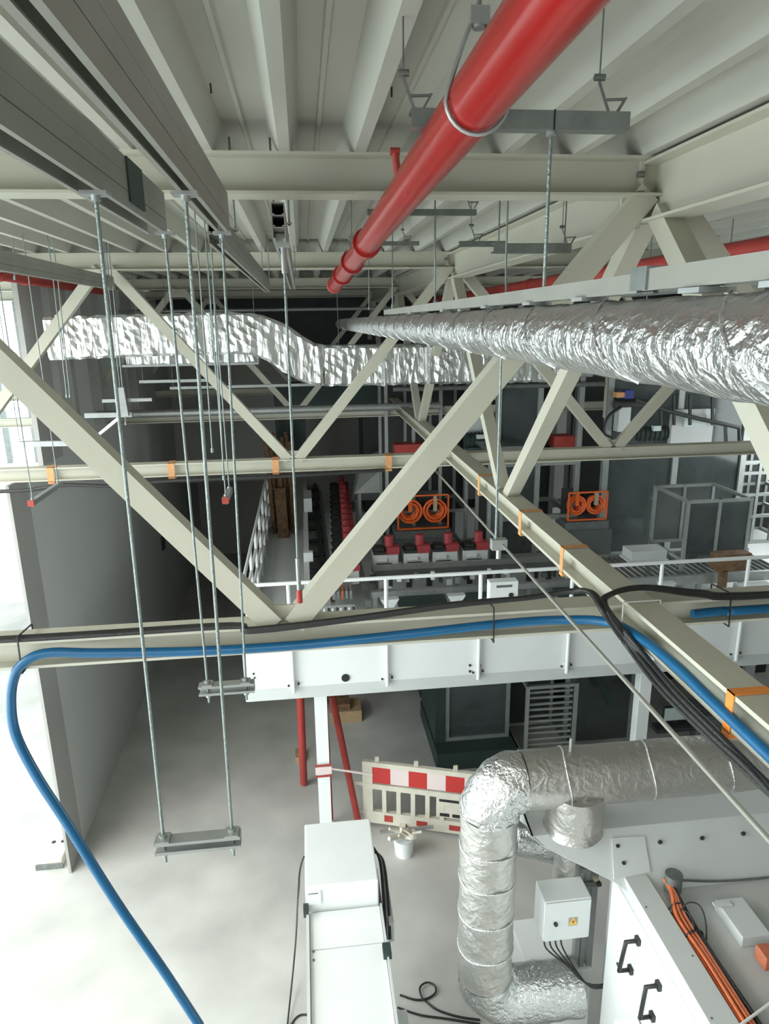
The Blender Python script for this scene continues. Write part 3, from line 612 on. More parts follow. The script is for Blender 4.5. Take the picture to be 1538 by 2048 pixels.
# roller conveyor
t = thing('roller_conveyor', 'roller conveyor of dark slanted rollers behind the rail, right', 'conveyor', (5, 8.9, DZ))
MB().box((4.2, 8.7, 3.1), (6.9, 8.76, 3.24)).build('side_frame', 'galv', t); MB().box((4.2, 9.7, 3.1), (6.9, 9.76, 3.24)).build('side_frame', 'galv', t)
for i in range(26): MB().cyl((4.28+.1*i, 8.76, 3.2), (4.28+.1*i, 9.7, 3.2), .026, 8).build('roller', 'galv_dark', t)
for x_ in (4.25, 5.5, 6.8):
    for y_ in (8.73, 9.73): MB().box((x_-.03, y_-.03, DZ), (x_+.03, y_+.03, 3.1)).build('leg', 'alu', t)
MB().box((6.0, 8.4, 2.95), (6.5, 8.68, 3.1)).build('drive_box', 'light_grey', t)
MB().box((5.6, 8.5, 3.35), (6.1, 8.68, 3.6)).box((5.7, 8.5, DZ), (5.78, 8.6, 3.36)).build('guard', 'brown', t)
p = aY(1310, 1090, 9.0); o = MB(); o.org = V((4.8, 9.75, 3.28)); o.box((4.75, 9.3, 3.28), (5.3, 9.62, 3.42)).box((4.72, 9.28, 3.24), (5.33, 9.64, 3.28))
tag(o.build('gear_case', 'light_grey'), 'small pale gear case on the far side of the roller conveyor', 'machine')
# machine frames with dark glass: enclosures
def enclosure(x0, x1, y0, y1, z0, z1, nx, label, post=.055, pm='alu', gm='smoked_glass', mid=(), skip=(), name='machine_enclosure', top=True):
    t = thing(name, label, 'machine', ((x0+x1)/2, y0, z0))
    xs_ = [x0+(x1-x0)*i/nx for i in range(nx+1)]
    for x_ in xs_:
        for y_ in (y0, y1): MB().box((x_-post/2, y_-post/2, z0), (x_+post/2, y_+post/2, z1)).build('post', pm, t)
    for z_ in ([z0+post/2, z1-post/2] if top else [z0+post/2])+list(mid):
        for y_ in (y0, y1): MB().box((x0, y_-post/2.2, z_-post/2), (x1, y_+post/2.2, z_+post/2)).build('cross_rail', pm, t)
        for x_ in (x0, x1): MB().box((x_-post/2.2, y0, z_-post/2), (x_+post/2.2, y1, z_+post/2)).build('side_rail', pm, t)
    for i in range(nx):
        if i in skip: continue
        MB().box((xs_[i]+post/2, y0-.005, z0+post), (xs_[i+1]-post/2, y0+.005, z1-post)).build('pane', gm, t)
    MB().box((x0, y1-.01, z0), (x1, y1, z1)).build('back_panel', 'dark', t)
    return t
e1 = enclosure(1.35, 2.75, 11.6, 12.6, DZ, 6.0, 3, 'tall aluminium frame around the left orange cable basket', skip=(0, 1, 2), mid=(3.55,))
e2 = enclosure(3.15, 4.55, 11.1, 12.3, DZ, 6.0, 2, 'tall aluminium frame around the right orange cable basket', post=.085, skip=(1,), mid=(3.5, 4.45))
e3 = enclosure(4.95, 7.4, 10.9, 12.2, DZ, 5.95, 2, 'tall cabinet of smoked glass with wide aluminium posts, right', post=.10)
e4 = enclosure(5.35, 6.30, 8.95, 9.9, 3.35, 4.28, 2, 'box-shaped glass guard with grey frame over the roller conveyor', post=.045)
for c in kids(e4):
    if c.name.startswith('back'): c.data.materials[0] = M['dark_plate']
for (x_, y_) in ((5.35, 8.95), (6.3, 8.95), (5.35, 9.9), (6.3, 9.9)): MB().box((x_-.03, y_-.03, DZ), (x_+.03, y_+.03, 3.36)).build('leg', 'alu', e4)
e5 = enclosure(7.6, 8.7, 11.2, 12.0, DZ, 5.6, 3, 'open rack with pale cross rails at the far right of the platform', skip=(0, 1, 2), mid=(3.3, 3.7, 4.1, 4.3, 4.5, 4.7, 4.9, 5.1))
e6 = enclosure(2.9, 3.1, 10.6, 11.4, DZ, 4.8, 1, 'narrow dark cabinet left of the right-hand orange basket', gm='dark_plate')
MB().box((2.8, 10.5, 4.8), (3.5, 11.2, 4.86)).build('top_plate', 'galv_dark', e6)
def arcs(parent, cx, cz, y, R_, mt='orange_cable', n=6, depth=.16):
    rr = random.Random(int(cx*100))
    for i in range(n):
        r = R_*(1-.09*i); yy = y+depth*(i % 3)/3; pts = [(cx+r*math.cos(a)*.98+rr.uniform(-.006, .006), yy+rr.uniform(-.01, .01), cz+r*math.sin(a)) for a in [6.28318*k/22 for k in range(23)]]
        MB().tube(pts, .021, 6, caps=False).build('cable_turn', mt, parent)
def basket(px0, px1, py0, py1, Y, label, clab, n=2):
    a, b = aY(px0, py1, Y), aY(px1, py0, Y)
    t = thing('cable_basket', label, 'basket', ((a.x+b.x)/2, Y, a.z-.15))
    for (p_, q_) in (((a.x, a.z), (b.x, a.z)), ((b.x, a.z), (b.x, b.z)), ((b.x, b.z), (a.x, b.z)), ((a.x, b.z), (a.x, a.z))):
        MB().bar((p_[0], Y-.03, p_[1]), (q_[0], Y-.03, q_[1]), .025).build('frame_bar', 'orange_cable', t)
    MB().box((a.x, Y+.3, a.z), (b.x, Y+.32, b.z)).build('back_panel', 'dark', t)
    MB().box((a.x-.05, Y-.06, a.z-.17), (b.x+.05, Y+.4, a.z-.03)).build('shelf', 'galv_dark', t)
    MB().box((a.x-.1, Y-.1, DZ), (b.x+.1, Y+.4, a.z-.17)).build('plinth', 'dark_plate', t)
    wd = b.x-a.x; R_ = min((b.z-a.z)*.44, wd/n*.46)
    for i in range(n):
        c = thing('cable_coil', clab[i], 'cable', (a.x+wd*(i+.5)/n, Y+.02, (a.z+b.z)/2)); arcs(c, a.x+wd*(i+.5)/n, (a.z+b.z)/2, Y+.03, R_)
        MB().box((a.x+wd*(i+.5)/n-.03, Y, (b.z+a.z)/2), (a.x+wd*(i+.5)/n+.03, Y+.06, b.z-.02)).build('tie_wrap', 'tan' if i else 'orange_cable', c)
    return t
basket(796, 896, 988, 1058, 11.3, 'orange cable basket on a grey shelf, left one on the platform', ['left orange cable coil in the left basket', 'right orange cable coil in the left basket'])
basket(1134, 1214, 982, 1040, 10.8, 'orange cable basket on a grey shelf, right one on the platform', ['left orange cable coil in the right basket', 'right orange cable coil in the right basket'])
# things standing above the frames
a = aY(910, 835, 11.4); o = MB(); o.org = V((a.x, 11.4, a.z)); q = aY(965, 868, 11.4); o.box((a.x, 11.4, q.z), (q.x, 11.7, a.z)).box((a.x+.1, 11.38, a.z-.12), (a.x+.14, 11.4, a.z-.08))
tag(o.build('control_box', 'light_grey'), 'pale control box with dark dots left of the truss V, upper level', 'box')
def motor(px, py, Y, s_, label):
    c = aY(px, py, Y); t = thing('electric_motor', label, 'motor', (c.x, Y, c.z-s_*.6))
    MB().cyl((c.x-s_, Y, c.z), (c.x+s_, Y, c.z), s_*.55, 14).build('housing', 'dark_green', t)
    for i in range(6): MB().cyl((c.x-s_*.8+i*s_*.3, Y, c.z), (c.x-s_*.72+i*s_*.3, Y, c.z), s_*.62, 14).build('cooling_fin', 'dark', t)
    MB().box((c.x-.05, Y-s_*.75, c.z+s_*.2), (c.x+.08, Y-s_*.4, c.z+s_*.5)).build('terminal_box', 'screen', t)
    MB().box((c.x-s_*.9, Y-.1, c.z-s_*.7), (c.x+s_*.9, Y+.1, c.z-s_*.5)).build('foot', 'dark_green', t)
    return t
motor(955, 880, 11.3, .22, 'dark green electric motor left, above the second truss chord')
motor(1300, 865, 11.0, .28, 'dark green electric motor with pale terminal box, right of the V joint')
a = aY(1108, 895, 11.2); o = MB(); o.org = V(a); q = aY(1150, 872, 11.2); o.box((a.x, 11.2, a.z), (q.x, 11.5, q.z)); tag(o.build('red_cover', 'red_dull'), 'dull red cover behind the truss near the right motor', 'cover')
a = aY(790, 922, 11.4); o = MB(); o.org = V(a); q = aY(850, 888, 11.4); o.box((a.x, 11.4, a.z), (q.x, 11.7, q.z)); tag(o.build('red_cover', 'red_dull'), 'red cover above the second truss chord, left of the long chord', 'cover')
# hoist / pump group behind the duct
c = aY(1255, 810, 10.8)
t = thing('hoist', 'cable hoist with a blue top cover hanging behind the foil pipe', 'machine', (c.x, 10.8, c.z-.4))
MB().box((c.x-.18, 10.7, c.z-.42), (c.x+.02, 10.9, c.z-.02)).build('drum_housing', 'light_grey', t)
MB().box((c.x-.12, 10.65, c.z+.12), (c.x+.02, 10.8, c.z+.25)).build('top_cover', 'blue_paint', t)
MB().box((c.x-.26, 10.66, c.z+.14), (c.x-.12, 10.8, c.z+.22)).build('side_cover', 'orange_tan', t)
MB().cyl((c.x-.25, 10.75, c.z+.02), (c.x+.3, 10.75, c.z+.02), .07, 10).build('drum', 'dark', t)
MB().tube([(c.x-.2, 10.6, c.z), (c.x-.4, 10.6, c.z-.15), (c.x-.45, 10.6, c.z-.4), (c.x-.3, 10.6, c.z-.5)], .025, 6, 5).build('cable', 'black_rubber', t)
MB().box((c.x-.32, 10.9, 5.2), (c.x-.22, 11.0, 6.7)).build('mast', 'steel_cream', t)
t = thing('guide_rail', 'dark bent tube guide rail above the glass cabinet, right', 'rail', (6, 10.8, 5.9))
MB().tube([aY(1335, 822, 10.7), aY(1400, 838, 10.7), aY(1478, 855, 10.7), aY(1480, 905, 10.7)], .035, 8).build('tube', 'dark', t)
MB().tube([aY(1270, 800, 10.7), aY(1335, 822, 10.7)], .035, 8).build('tube', 'dark', t)
for px in (1322, 1348, 1380, 1425): MB().bar(aY(px, 790, 10.7), aY(px, 850, 10.7), .04).build('stay', 'dark', t)
a, b = aY(1365, 868, 10.8), aY(1412, 830, 10.8)
t = thing('hood_window', 'pale greenish viewing hood above the glass cabinet', 'window', (a.x, 10.8, a.z)); MB().box((a.x-.2, 10.8, a.z-.2), (b.x+.15, 11.2, b.z+.1)).build('hood', 'grey_paint', t); MB().box((a.x, 10.78, a.z+.12), (b.x, 10.81, b.z)).build('pane', 'screen', t)
# large dark machine bodies behind everything on the platform
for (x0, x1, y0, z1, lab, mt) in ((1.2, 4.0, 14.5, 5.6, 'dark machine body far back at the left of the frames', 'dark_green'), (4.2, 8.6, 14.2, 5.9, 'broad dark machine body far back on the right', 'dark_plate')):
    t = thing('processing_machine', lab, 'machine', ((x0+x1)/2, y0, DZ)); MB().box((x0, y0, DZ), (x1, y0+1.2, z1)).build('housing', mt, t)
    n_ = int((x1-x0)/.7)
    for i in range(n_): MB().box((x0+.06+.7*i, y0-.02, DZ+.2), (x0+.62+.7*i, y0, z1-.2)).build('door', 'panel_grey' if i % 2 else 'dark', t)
# slanted pale hopper behind the row of units
t = thing('hopper', 'pale slanted sheet hopper right of the long row of dosing units', 'machine', (1.1, 13, DZ))
MB().hexa([(.85, 12.6, DZ+.9), (1.7, 12.6, DZ+.9), (1.7, 13.6, DZ+.5), (.85, 13.6, DZ+.5), (1.0, 12.9, 4.1), (1.75, 12.7, 4.45), (1.75, 13.6, 4.45), (1.0, 13.6, 4.1)]).build('shell', 'alu', t)
for (x_, y_) in ((.95, 12.7), (1.6, 12.7), (.95, 13.5), (1.6, 13.5)): MB().box((x_-.03, y_-.03, DZ), (x_+.03, y_+.03, DZ+.9)).build('leg', 'alu', t)
# upper grey band left of units
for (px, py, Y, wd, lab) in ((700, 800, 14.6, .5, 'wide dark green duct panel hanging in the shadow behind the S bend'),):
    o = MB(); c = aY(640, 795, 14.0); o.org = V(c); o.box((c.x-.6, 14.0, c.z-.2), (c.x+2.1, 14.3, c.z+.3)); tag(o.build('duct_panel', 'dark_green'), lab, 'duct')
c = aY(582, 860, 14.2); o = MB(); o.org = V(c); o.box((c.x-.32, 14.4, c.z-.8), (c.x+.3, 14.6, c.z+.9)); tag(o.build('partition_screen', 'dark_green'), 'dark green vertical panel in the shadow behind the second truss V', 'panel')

# ================================================================ UNDER THE PLATFORM
u1 = enclosure(2.02, 3.0, 9.55, 10.8, .3, 2.3, 1, 'smoked-glass machine cabin under the platform, left', post=.06)
MB().box((1.8, 9.2, .0), (3.1, 10.8, .3)).build('plinth', 'dark_green', u1); MB().box((1.82, 9.5, .3), (1.98, 10.8, 2.3)).build('side_shell', 'dark_green', u1)
MB().box((2.3, 9.7, .5), (2.34, 9.74, 1.9)).build('inner_post', 'alu', u1); MB().box((2.44, 9.75, .9), (2.47, 9.78, 1.5)).build('light_tube', 'steel_white', u1)
u2 = enclosure(3.1, 3.85, 8.9, 9.9, .25, 1.55, 1, 'grey guard box full of rollers under the platform', post=.05, skip=(0,))
for i in range(11): MB().cyl((3.14, 8.96+.02*(i % 2), .4+.1*i), (3.82, 8.96, .4+.1*i), .022, 8).build('roller', 'alu', u2)
for x_ in (3.1, 3.85): MB().box((x_-.03, 8.87, 0), (x_+.03, 8.93, .26)).build('leg', 'alu', u2)
u3 = enclosure(4.0, 5.1, 9.6, 10.8, 0, 2.3, 1, 'dark smoked-glass cabin beside the right platform column', post=.06)
MB().bar((3.95, 9.3, 2.2), (4.6, 9.3, .9), .16, .1).build('diagonal_duct', 'dark_green', u3)
a, b = aY(1328, 1442, 8.9), aY(1375, 1414, 8.9)
t = thing('monitor', 'pale flat monitor under the platform, right of the column', 'screen', (a.x, 8.9, a.z-.9))
MB().box((a.x, 8.9, a.z), (b.x, 8.94, b.z)).build('display', 'screen', t); MB().box((a.x-.015, 8.905, a.z-.015), (b.x+.015, 8.95, b.z+.015)).build('frame', 'dark', t)
MB().box((a.x+.2, 8.95, 0), (a.x+.26, 9.0, a.z+.1)).build('stand', 'dark', t); MB().box((a.x-.15, 8.8, a.z-.15), (a.x+.45, 9.0, a.z-.08)).build('keyboard_shelf', 'dark', t)
t = thing('roller_conveyor', 'dark roller conveyor under the platform beside the monitor', 'conveyor', (6.3, 9.2, 0))
for i in range(8): MB().cyl((5.9, 9.0+.1*i, .7-.015*i), (7.2, 9.0+.1*i, .7-.015*i), .03, 8).build('roller', 'galv_dark', t)
for x_ in (5.88, 7.2): MB().box((x_-.03, 8.95, .6), (x_+.03, 9.8, .76)).box((x_-.03, 9.0, 0), (x_+.03, 9.06, .6)).build('side_frame', 'dark_plate', t)
t = thing('processing_machine', 'dark machine body filling the space below the platform', 'machine', (5, 11.5, 0)); MB().box((1.9, 11.4, 0), (8.8, 12.0, 2.6)).build('housing', 'dark', t)
for i in range(8): MB().box((2.0+.85*i, 11.37, .2), (2.7+.85*i, 11.4, 2.3)).build('door', 'dark_plate', t)
t = thing('pallet_stack', 'brown wooden crate and parts at the foot under the platform edge', 'crate', (.6, 10.5, 0))
MB().box((.2, 10.75, 0), (.75, 11.2, .22)).build('crate', 'wood', t); MB().box((.25, 10.8, .22), (.55, 11.1, .34)).build('top_box', 'brown', t)

# ================================================================ FLOOR STUFF
def tube_thing(name, pts, r, mt, label, cat, n=8, sub=6):
    o = MB(); o.org = V(pts[0]); o.tube(pts, r, n, sub); return tag(o.build(name, mt), label, cat)
def lean(a, b, r, label):
    o = MB(); o.org = V(a); o.cyl(a, b, r, 10); return tag(o.build('red_pipe', 'red_dull'), label, 'pipe')
lean(aZ(608, 1570, .0)+V((0, 0, .03)), aY(600, 1385, 8.6), .055, 'red pipe leaning left of the white platform column')
lean(aZ(718, 1650, .06), aY(664, 1392, 8.15), .045, 'long red pipe leaning right of the white platform column')
lean(aZ(664, 1640, .04), aY(652, 1400, 8.35), .02, 'thin red pipe close to the right of the platform column')
o = MB(); p = aZ(600, 1522, 0); o.org = p; o.box((p.x-.07, p.y-.05, 0), (p.x+.07, p.y+.2, .1)); tag(o.build('wood_block', 'wood'), 'small wooden block on the floor left of the column', 'block')
# red-white tape from the column to the barrier
pa = aY(632, 1545, 7.78); pb = aY(745, 1550, 7.9)
t = thing('warning_tape', 'red and white warning tape wrapped round the platform column', 'tape', tuple(pa))
for i, (z0, z1) in enumerate(((-.10, -.075), (-.06, .05), (.06, .085))):
    MB().box((-.075+.0, 7.805, pa.z+z0), (.135, 7.815, pa.z+z1)).build('band', 'red_dull' if i != 1 else 'red_white', t)
MB().hexa([(.13, 7.81, pa.z+.0), (pb.x, 7.88, pb.z+.0), (pb.x, 7.89, pb.z), (.13, 7.82, pa.z), (.13, 7.81, pa.z+.025), (pb.x, 7.88, pb.z+.03), (pb.x, 7.89, pb.z+.03), (.13, 7.82, pa.z+.025)]).build('tail', 'red_white', t)
# plastic barrier
A = aZ(728, 1640, .05); B_ = aZ(1010, 1678, .05); dirx = (B_-A).normalized(); L = 2.0; Bv = A+dirx*L
t = thing('safety_barrier', 'cream plastic safety barrier with red and white boards on the floor', 'barrier', (A.x, A.y, 0))
ny = V((-dirx.y, dirx.x, 0))
def bp_(u, z, o_=0): return A+dirx*u+ny*o_+V((0, 0, z-.05))
def slab(name, u0, u1, z0, z1, th, mt, off=0):
    pts = [bp_(u0, z0, off-th), bp_(u1, z0, off-th), bp_(u1, z0, off+th), bp_(u0, z0, off+th), bp_(u0, z1, off-th), bp_(u1, z1, off-th), bp_(u1, z1, off+th), bp_(u0, z1, off+th)]
    return MB().hexa(pts).build(name, mt, t)
slab('end_upright', 0, .14, .05, .98, .025, 'cream_plastic'); slab('end_upright', L-.1, L, .05, .98, .025, 'cream_plastic')
slab('bottom_rail', 0, L, .05, .24, .03, 'cream_plastic'); slab('middle_rail', 0, L, .60, .68, .03, 'cream_plastic'); slab('top_rail', 0, L, .95, 1.02, .03, 'cream_plastic')
nb = 7
for i in range(nb):
    u = .14+(L-.24)*i/nb; wd = (L-.24)/nb
    slab('board_panel', u, u+wd, .70, .95, .02, 'red_plastic' if i % 2 == 0 else 'red_white')
for i in range(9):
    u = .14+.2*i
    if i in (5,): continue
    slab('baluster', u+.13, u+.19, .24, .60, .022, 'cream_plastic')
slab('logo_plate', 1.02, 1.42, .28, .60, .02, 'cream_plastic')
for i in range(2): slab('slot', 1.07+.17*i, 1.2+.17*i, .30, .35, .024, 'ink')
slab('slot', 1.06, 1.36, .53, .57, .024, 'ink')
slab('reflector', .3, .42, .1, .2, .034, 'red_dull'); slab('reflector', .75, .9, .1, .18, .034, 'red_dull'); slab('reflector', 1.2, 1.4, .1, .18, .034, 'red_dull')
for u in (.18, .72, 1.25, 1.8): MB().box(bp_(u, 1.0, -.02), bp_(u+.045, 1.1, .02)).build('lug', 'cream_plastic', t)
slab('link_hook', -.12, 0, .62, .68, .015, 'cream_plastic'); slab('link_hook', -.12, 0, .16, .22, .015, 'cream_plastic')
f1 = MB().hexa([bp_(.5, .0, -.35), bp_(.62, .0, -.35), bp_(.62, .0, .25), bp_(.5, .0, .25), bp_(.52, .05, -.33), bp_(.6, .05, -.33), bp_(.6, .12, .0), bp_(.52, .12, .0)]).build('foot', 'cream_plastic', t)
f1 = MB().hexa([bp_(1.6, .0, -.35), bp_(1.72, .0, -.35), bp_(1.72, .0, .25), bp_(1.6, .0, .25), bp_(1.62, .05, -.33), bp_(1.7, .05, -.33), bp_(1.7, .12, .0), bp_(1.62, .12, .0)]).build('foot', 'cream_plastic', t)
# bucket with offcuts
c = aZ(808, 1706, 0)
t = thing('bucket', 'white plastic bucket heaped with offcuts before the barrier', 'bucket', (c.x, c.y, 0))
MB().cyl((c.x, c.y, 0), (c.x, c.y, .26), .115, 20, .14).build('pail', 'white_paint', t); MB().cyl((c.x, c.y, .25), (c.x, c.y, .268), .148, 20).build('rim', 'light_grey', t)
o = MB(); o.org = V((c.x, c.y, .27)); rr = random.Random(9)
for i in range(14):
    q = c+V((rr.uniform(-.09, .1), rr.uniform(-.09, .09), .27+rr.uniform(0, .12))); o.bar(q, q+V((rr.uniform(-.13, .13), rr.uniform(-.1, .1), rr.uniform(.0, .1))), rr.uniform(.02, .05))
tag(o.build('offcuts', 'cream_plastic'), 'heap of pale offcuts in the white bucket', 'scrap', kind='stuff')
o = MB(); p = aZ(760, 1668, .30); q = aZ(870, 1668, .30); o.org = p; o.box((p.x, p.y, .3), (q.x, p.y+.04, .33)); tag(o.build('wood_batten', 'galv'), 'thin grey batten lying over the bucket', 'batten')
# concrete foot outside by the wall end
p = aZ(112, 1725, 0)
t = thing('fence_foot', 'pale block with two holes on the floor left of the wall end', 'block', (p.x, p.y, 0))
MB().box((p.x-.2, p.y-.1, 0), (p.x+.12, p.y+.55, .14)).build('block', 'cream_plastic', t, bevel=.02)
for q in (-.08, .04): MB().cyl((p.x+q, p.y+.22, .14), (p.x+q, p.y+.22, .145), .028, 10).build('hole', 'ink', t)
MB().box((p.x-.21, p.y-.12, .0), (p.x+.13, p.y-.1, .08)).build('rubber_edge', 'galv_dark', t)

# ================================================================ HOSES AND CABLES ON THE NEAR CHORD
yb, zb = 3.2-.075, 5.295                     # in front of the web, on the bottom flange
HB = .024
curl = [aY(400, 2052, 2.9), aY(330, 1945, 2.95), aY(250, 1830, 3.0), aY(195, 1745, 3.02), aY(130, 1640, 3.05), aY(75, 1555, 3.08), aY(32, 1470, 3.1), aY(22, 1400, 3.1), aY(32, 1345, 3.1), aY(62, 1316, 3.11), aY(105, 1305, 3.12), aY(200, 1306, 3.125),
        aY(400, 1302, 3.125), aY(600, 1290, 3.125), aY(800, 1270, 3.125), aY(1000, 1248, 3.125), aY(1120, 1240, 3.1), aY(1215, 1244, 3.0), aX(1280, 1275, 1.515), aX(1350, 1330, 1.515), aX(1420, 1398, 1.515), aX(1538, 1510, 1.515), aX(1620, 1590, 1.515)]
tube_thing('air_hose', curl, .0235, 'blue_hose', 'thick blue hose curling off the near truss chord down towards the lower left', 'hose', 10, 8)
tube_thing('air_hose', [aY(1385, 1228, 3.125), aY(1450, 1222, 3.125), aY(1538, 1217, 3.125), (4.5, 3.125, 5.33)], .024, 'blue_hose', 'short stretch of blue hose right of the long chord', 'hose', 10, 4)
for i, (dy, dz) in enumerate(((0, 0), (-.022, 0.0))):
    pts = [(-2.6, 3.16+dy, 5.395), (-1.2, 3.15+dy, 5.393), (-.4, 3.15+dy, 5.393), aY(500, 1263-4*i, 3.12), aY(700, 1240-3*i, 3.12), aY(900, 1212-3*i, 3.12), aY(1050, 1196, 3.12), aY(1140, 1184-2*i, 3.1), aY(1185-4*i, 1186, 3.0), aY(1215-8*i, 1225, 2.85),
           aX(1262-9*i, 1290, 1.49), aX(1330-12*i, 1375, 1.47), aX(1420-12*i, 1465, 1.47), aX(1500-12*i, 1540, 1.47), aX(1600, 1650-10*i, 1.47)]
    tube_thing('power_cable', pts, .0135, 'black_rubber', ['upper black cable lying along the near chord, then down the long chord', 'lower black cable of the pair lying along the near chord'][i], 'cable', 8, 7)
for i in range(2):
    pts = [(4.5, 3.13-.03*i, 5.40), aY(1538, 1192-5*i, 3.12), aY(1400, 1190-6*i, 3.12), aY(1290, 1176-2*i, 3.1), aY(1225, 1187, 3.03), aY(1205+8*i, 1215, 2.95), aX(1275+6*i, 1300, 1.50), aX(1345+8*i, 1385, 1.48), aX(1440+8*i, 1480, 1.48), aX(1560+8*i, 1600, 1.48)]
    tube_thing('power_cable', pts, .014, 'black_rubber', ['black cable coming from the right over the near chord into the bundle', 'second black cable from the right, bent over the chord crossing'][i], 'cable', 8, 7)
pts = [aY(0, 983, 7.33), aY(60, 980, 7.33), aY(130, 970, 7.33), aY(240, 972, 7.33), aY(330, 962, 7.33), aY(500, 955, 7.34), aY(640, 948, 7.34), aY(770, 940, 7.34)]
tube_thing('power_cable', pts, .02, 'black_rubber', 'dark cable tied beneath the second truss chord before the wall', 'cable', 8, 6)
for (px, lab) in ((48, 'leftmost cable tie, round the near chord where the blue hose curls off'), (977, 'cable tie round the near chord in the middle')):
    p = aY(px, 1250, 3.2); o = MB(); o.org = V((p.x, 3.2, 5.31)); zz = [(3.095, 5.235), (3.11, 5.415), (3.285, 5.40), (3.285, 5.235), (3.095, 5.235)]
    for i in range(4): o.bar((p.x, *zz[i]), (p.x, *zz[i+1]), .006)
    tag(o.build('cable_tie', 'ink'), lab, 'tie')
p = aY(1439, 1200, 3.2); o = MB(); o.org = V((p.x, 3.2, 5.31))
for i in range(4): o.bar((p.x, *zz[i]), (p.x, *zz[i+1]), .006)
tag(o.build('cable_tie', 'ink'), 'cable tie round the near chord at the far right', 'tie')
p = aX(1258, 1250, XL); o = MB(); o.org = V((XL, p.y, 5.31)); zz = [(1.5, 5.25), (1.5, 5.46), (1.69, 5.46), (1.69, 5.25), (1.5, 5.25)]
for i in range(4): o.bar((zz[i][0], p.y-.12, zz[i][1]), (zz[i+1][0], p.y-.12, zz[i+1][1]), .005)
tag(o.build('cable_tie', 'steel_white'), 'pale cable tie round the long chord by the crossing', 'tie')

# ================================================================ WHITE CABINET (bottom middle)
cx0, cx1 = -.165, .405
t = thing('machine_cabinet', 'tall white machine cabinet standing on the floor, bottom middle', 'cabinet', (.12, 3.5, 0))
MB().box((cx0, 4.42, 0), (cx1, 5.12, 2.60)).build('upper_housing', 'white_paint', t, bevel=.012)
MB().box((cx0+.01, 2.2, 0), (cx1+.02, 4.41, 2.36)).build('lower_housing', 'white_paint', t, bevel=.01)
ct = .0
MB().box((cx0+.03, 4.07, 2.36), (cx1+.0, 4.40, 2.372)).build('cover_plate', 'white_paint', t, bevel=.003)
MB().box((cx0+.03, 2.2, 2.36), (cx1+.0, 4.06, 2.372)).build('cover_plate', 'white_paint', t, bevel=.003)
MB().box((cx0+.0, 2.2, 2.36), (cx0+.022, 4.40, 2.40)).build('edge_strip', 'light_grey', t)
MB().box((cx1+.005, 2.2, 2.34), (cx1+.02, 4.40, 2.395)).build('edge_strip', 'light_grey', t)
MB().box((cx0+.02, 4.405, 2.44), (cx0+.12, 4.42, 2.56)).build('notice', 'steel_white', t); MB().box((cx0+.02, 4.40, 2.545), (cx0+.10, 4.404, 2.55)).build('notice_line', 'galv_dark', t)
MB().box((cx0-.02, 4.36, 2.37), (cx0+.02, 4.42, 2.45)).build('toggle_clamp', 'dark', t)
MB().box((cx1-.02, 3.92, 2.37), (cx1+.04, 4.02, 2.42)).build('toggle_clamp', 'dark_green', t)
for (x_, y_) in ((cx0+.05, 4.05), (cx0+.05, 3.98), (cx1-.05, 2.85), (cx0+.06, 2.75)): MB().cyl((x_, y_, 2.372), (x_, y_, 2.378), .009, 8).build('screw', 'galv_dark', t)
MB().bar((cx0-.10, 2.98, 2.10), (cx0, 3.12, 2.2), .035).build('side_handle', 'white_paint', t)
MB().box((cx1+.02, 2.9, 1.4), (cx1+.12, 3.75, 2.1)).build('side_tank', 'grey_paint', t)
MB().box((cx1+.015, 4.5, 2.0), (cx1+.05, 5.05, 2.12)).build('cable_duct', 'galv_dark', t)
for i in range(3): MB().tube([(cx1+.02, 5.05, 2.35-.02*i), (cx1+.06+.015*i, 4.9, 2.33), (cx1+.055+.02*i, 4.6, 2.2), (cx1+.04+.02*i, 4.38, 2.05)], .011, 6, 5).build('control_cable', 'black_rubber' if i != 1 else 'galv_dark', t)
MB().box((cx1+.08, 4.45, 1.95), (cx1+.12, 4.85, 2.15)).build('connector_box', 'grey_paint', t)
tube_thing('floor_cable', [aY(608, 1712, 4.75), aY(600, 1740, 4.7), aY(596, 1800, 4.6), aZ(590, 1900, .4), aZ(575, 2048, .02), aZ(560, 2180, .02)], .009, 'black_rubber', 'thin dark cable hanging down the left side of the white cabinet', 'cable', 6, 6)
tube_thing('floor_cable', [aZ(580, 2055, .01), aZ(590, 2038, .01), aZ(602, 2030, .01), aZ(618, 2030, .01)], .01, 'black_rubber', 'short cable loop on the floor left of the white cabinet', 'cable', 6, 5)
lp = [aZ(800, 1990, .012), aZ(828, 1999, .012), aZ(852, 1998, .012), aZ(871, 1985, .02), aZ(868, 1970, .03), aZ(853, 1965, .03), aZ(840, 1975, .03), aZ(843, 1994, .03), aZ(852, 2003, .014), aZ(875, 2020, .012), aZ(915, 2033, .012), aZ(960, 2040, .012)]
tube_thing('floor_cable', lp, .011, 'black_rubber', 'dark cable with a round loop on the floor right of the white cabinet', 'cable', 6, 6)
tube_thing('floor_cable', [aZ(795, 2015, .012), aZ(840, 2030, .012), aZ(890, 2037, .012), aZ(960, 2048, .012)], .011, 'black_rubber', 'straight dark cable below the looped one on the floor', 'cable', 6, 6)

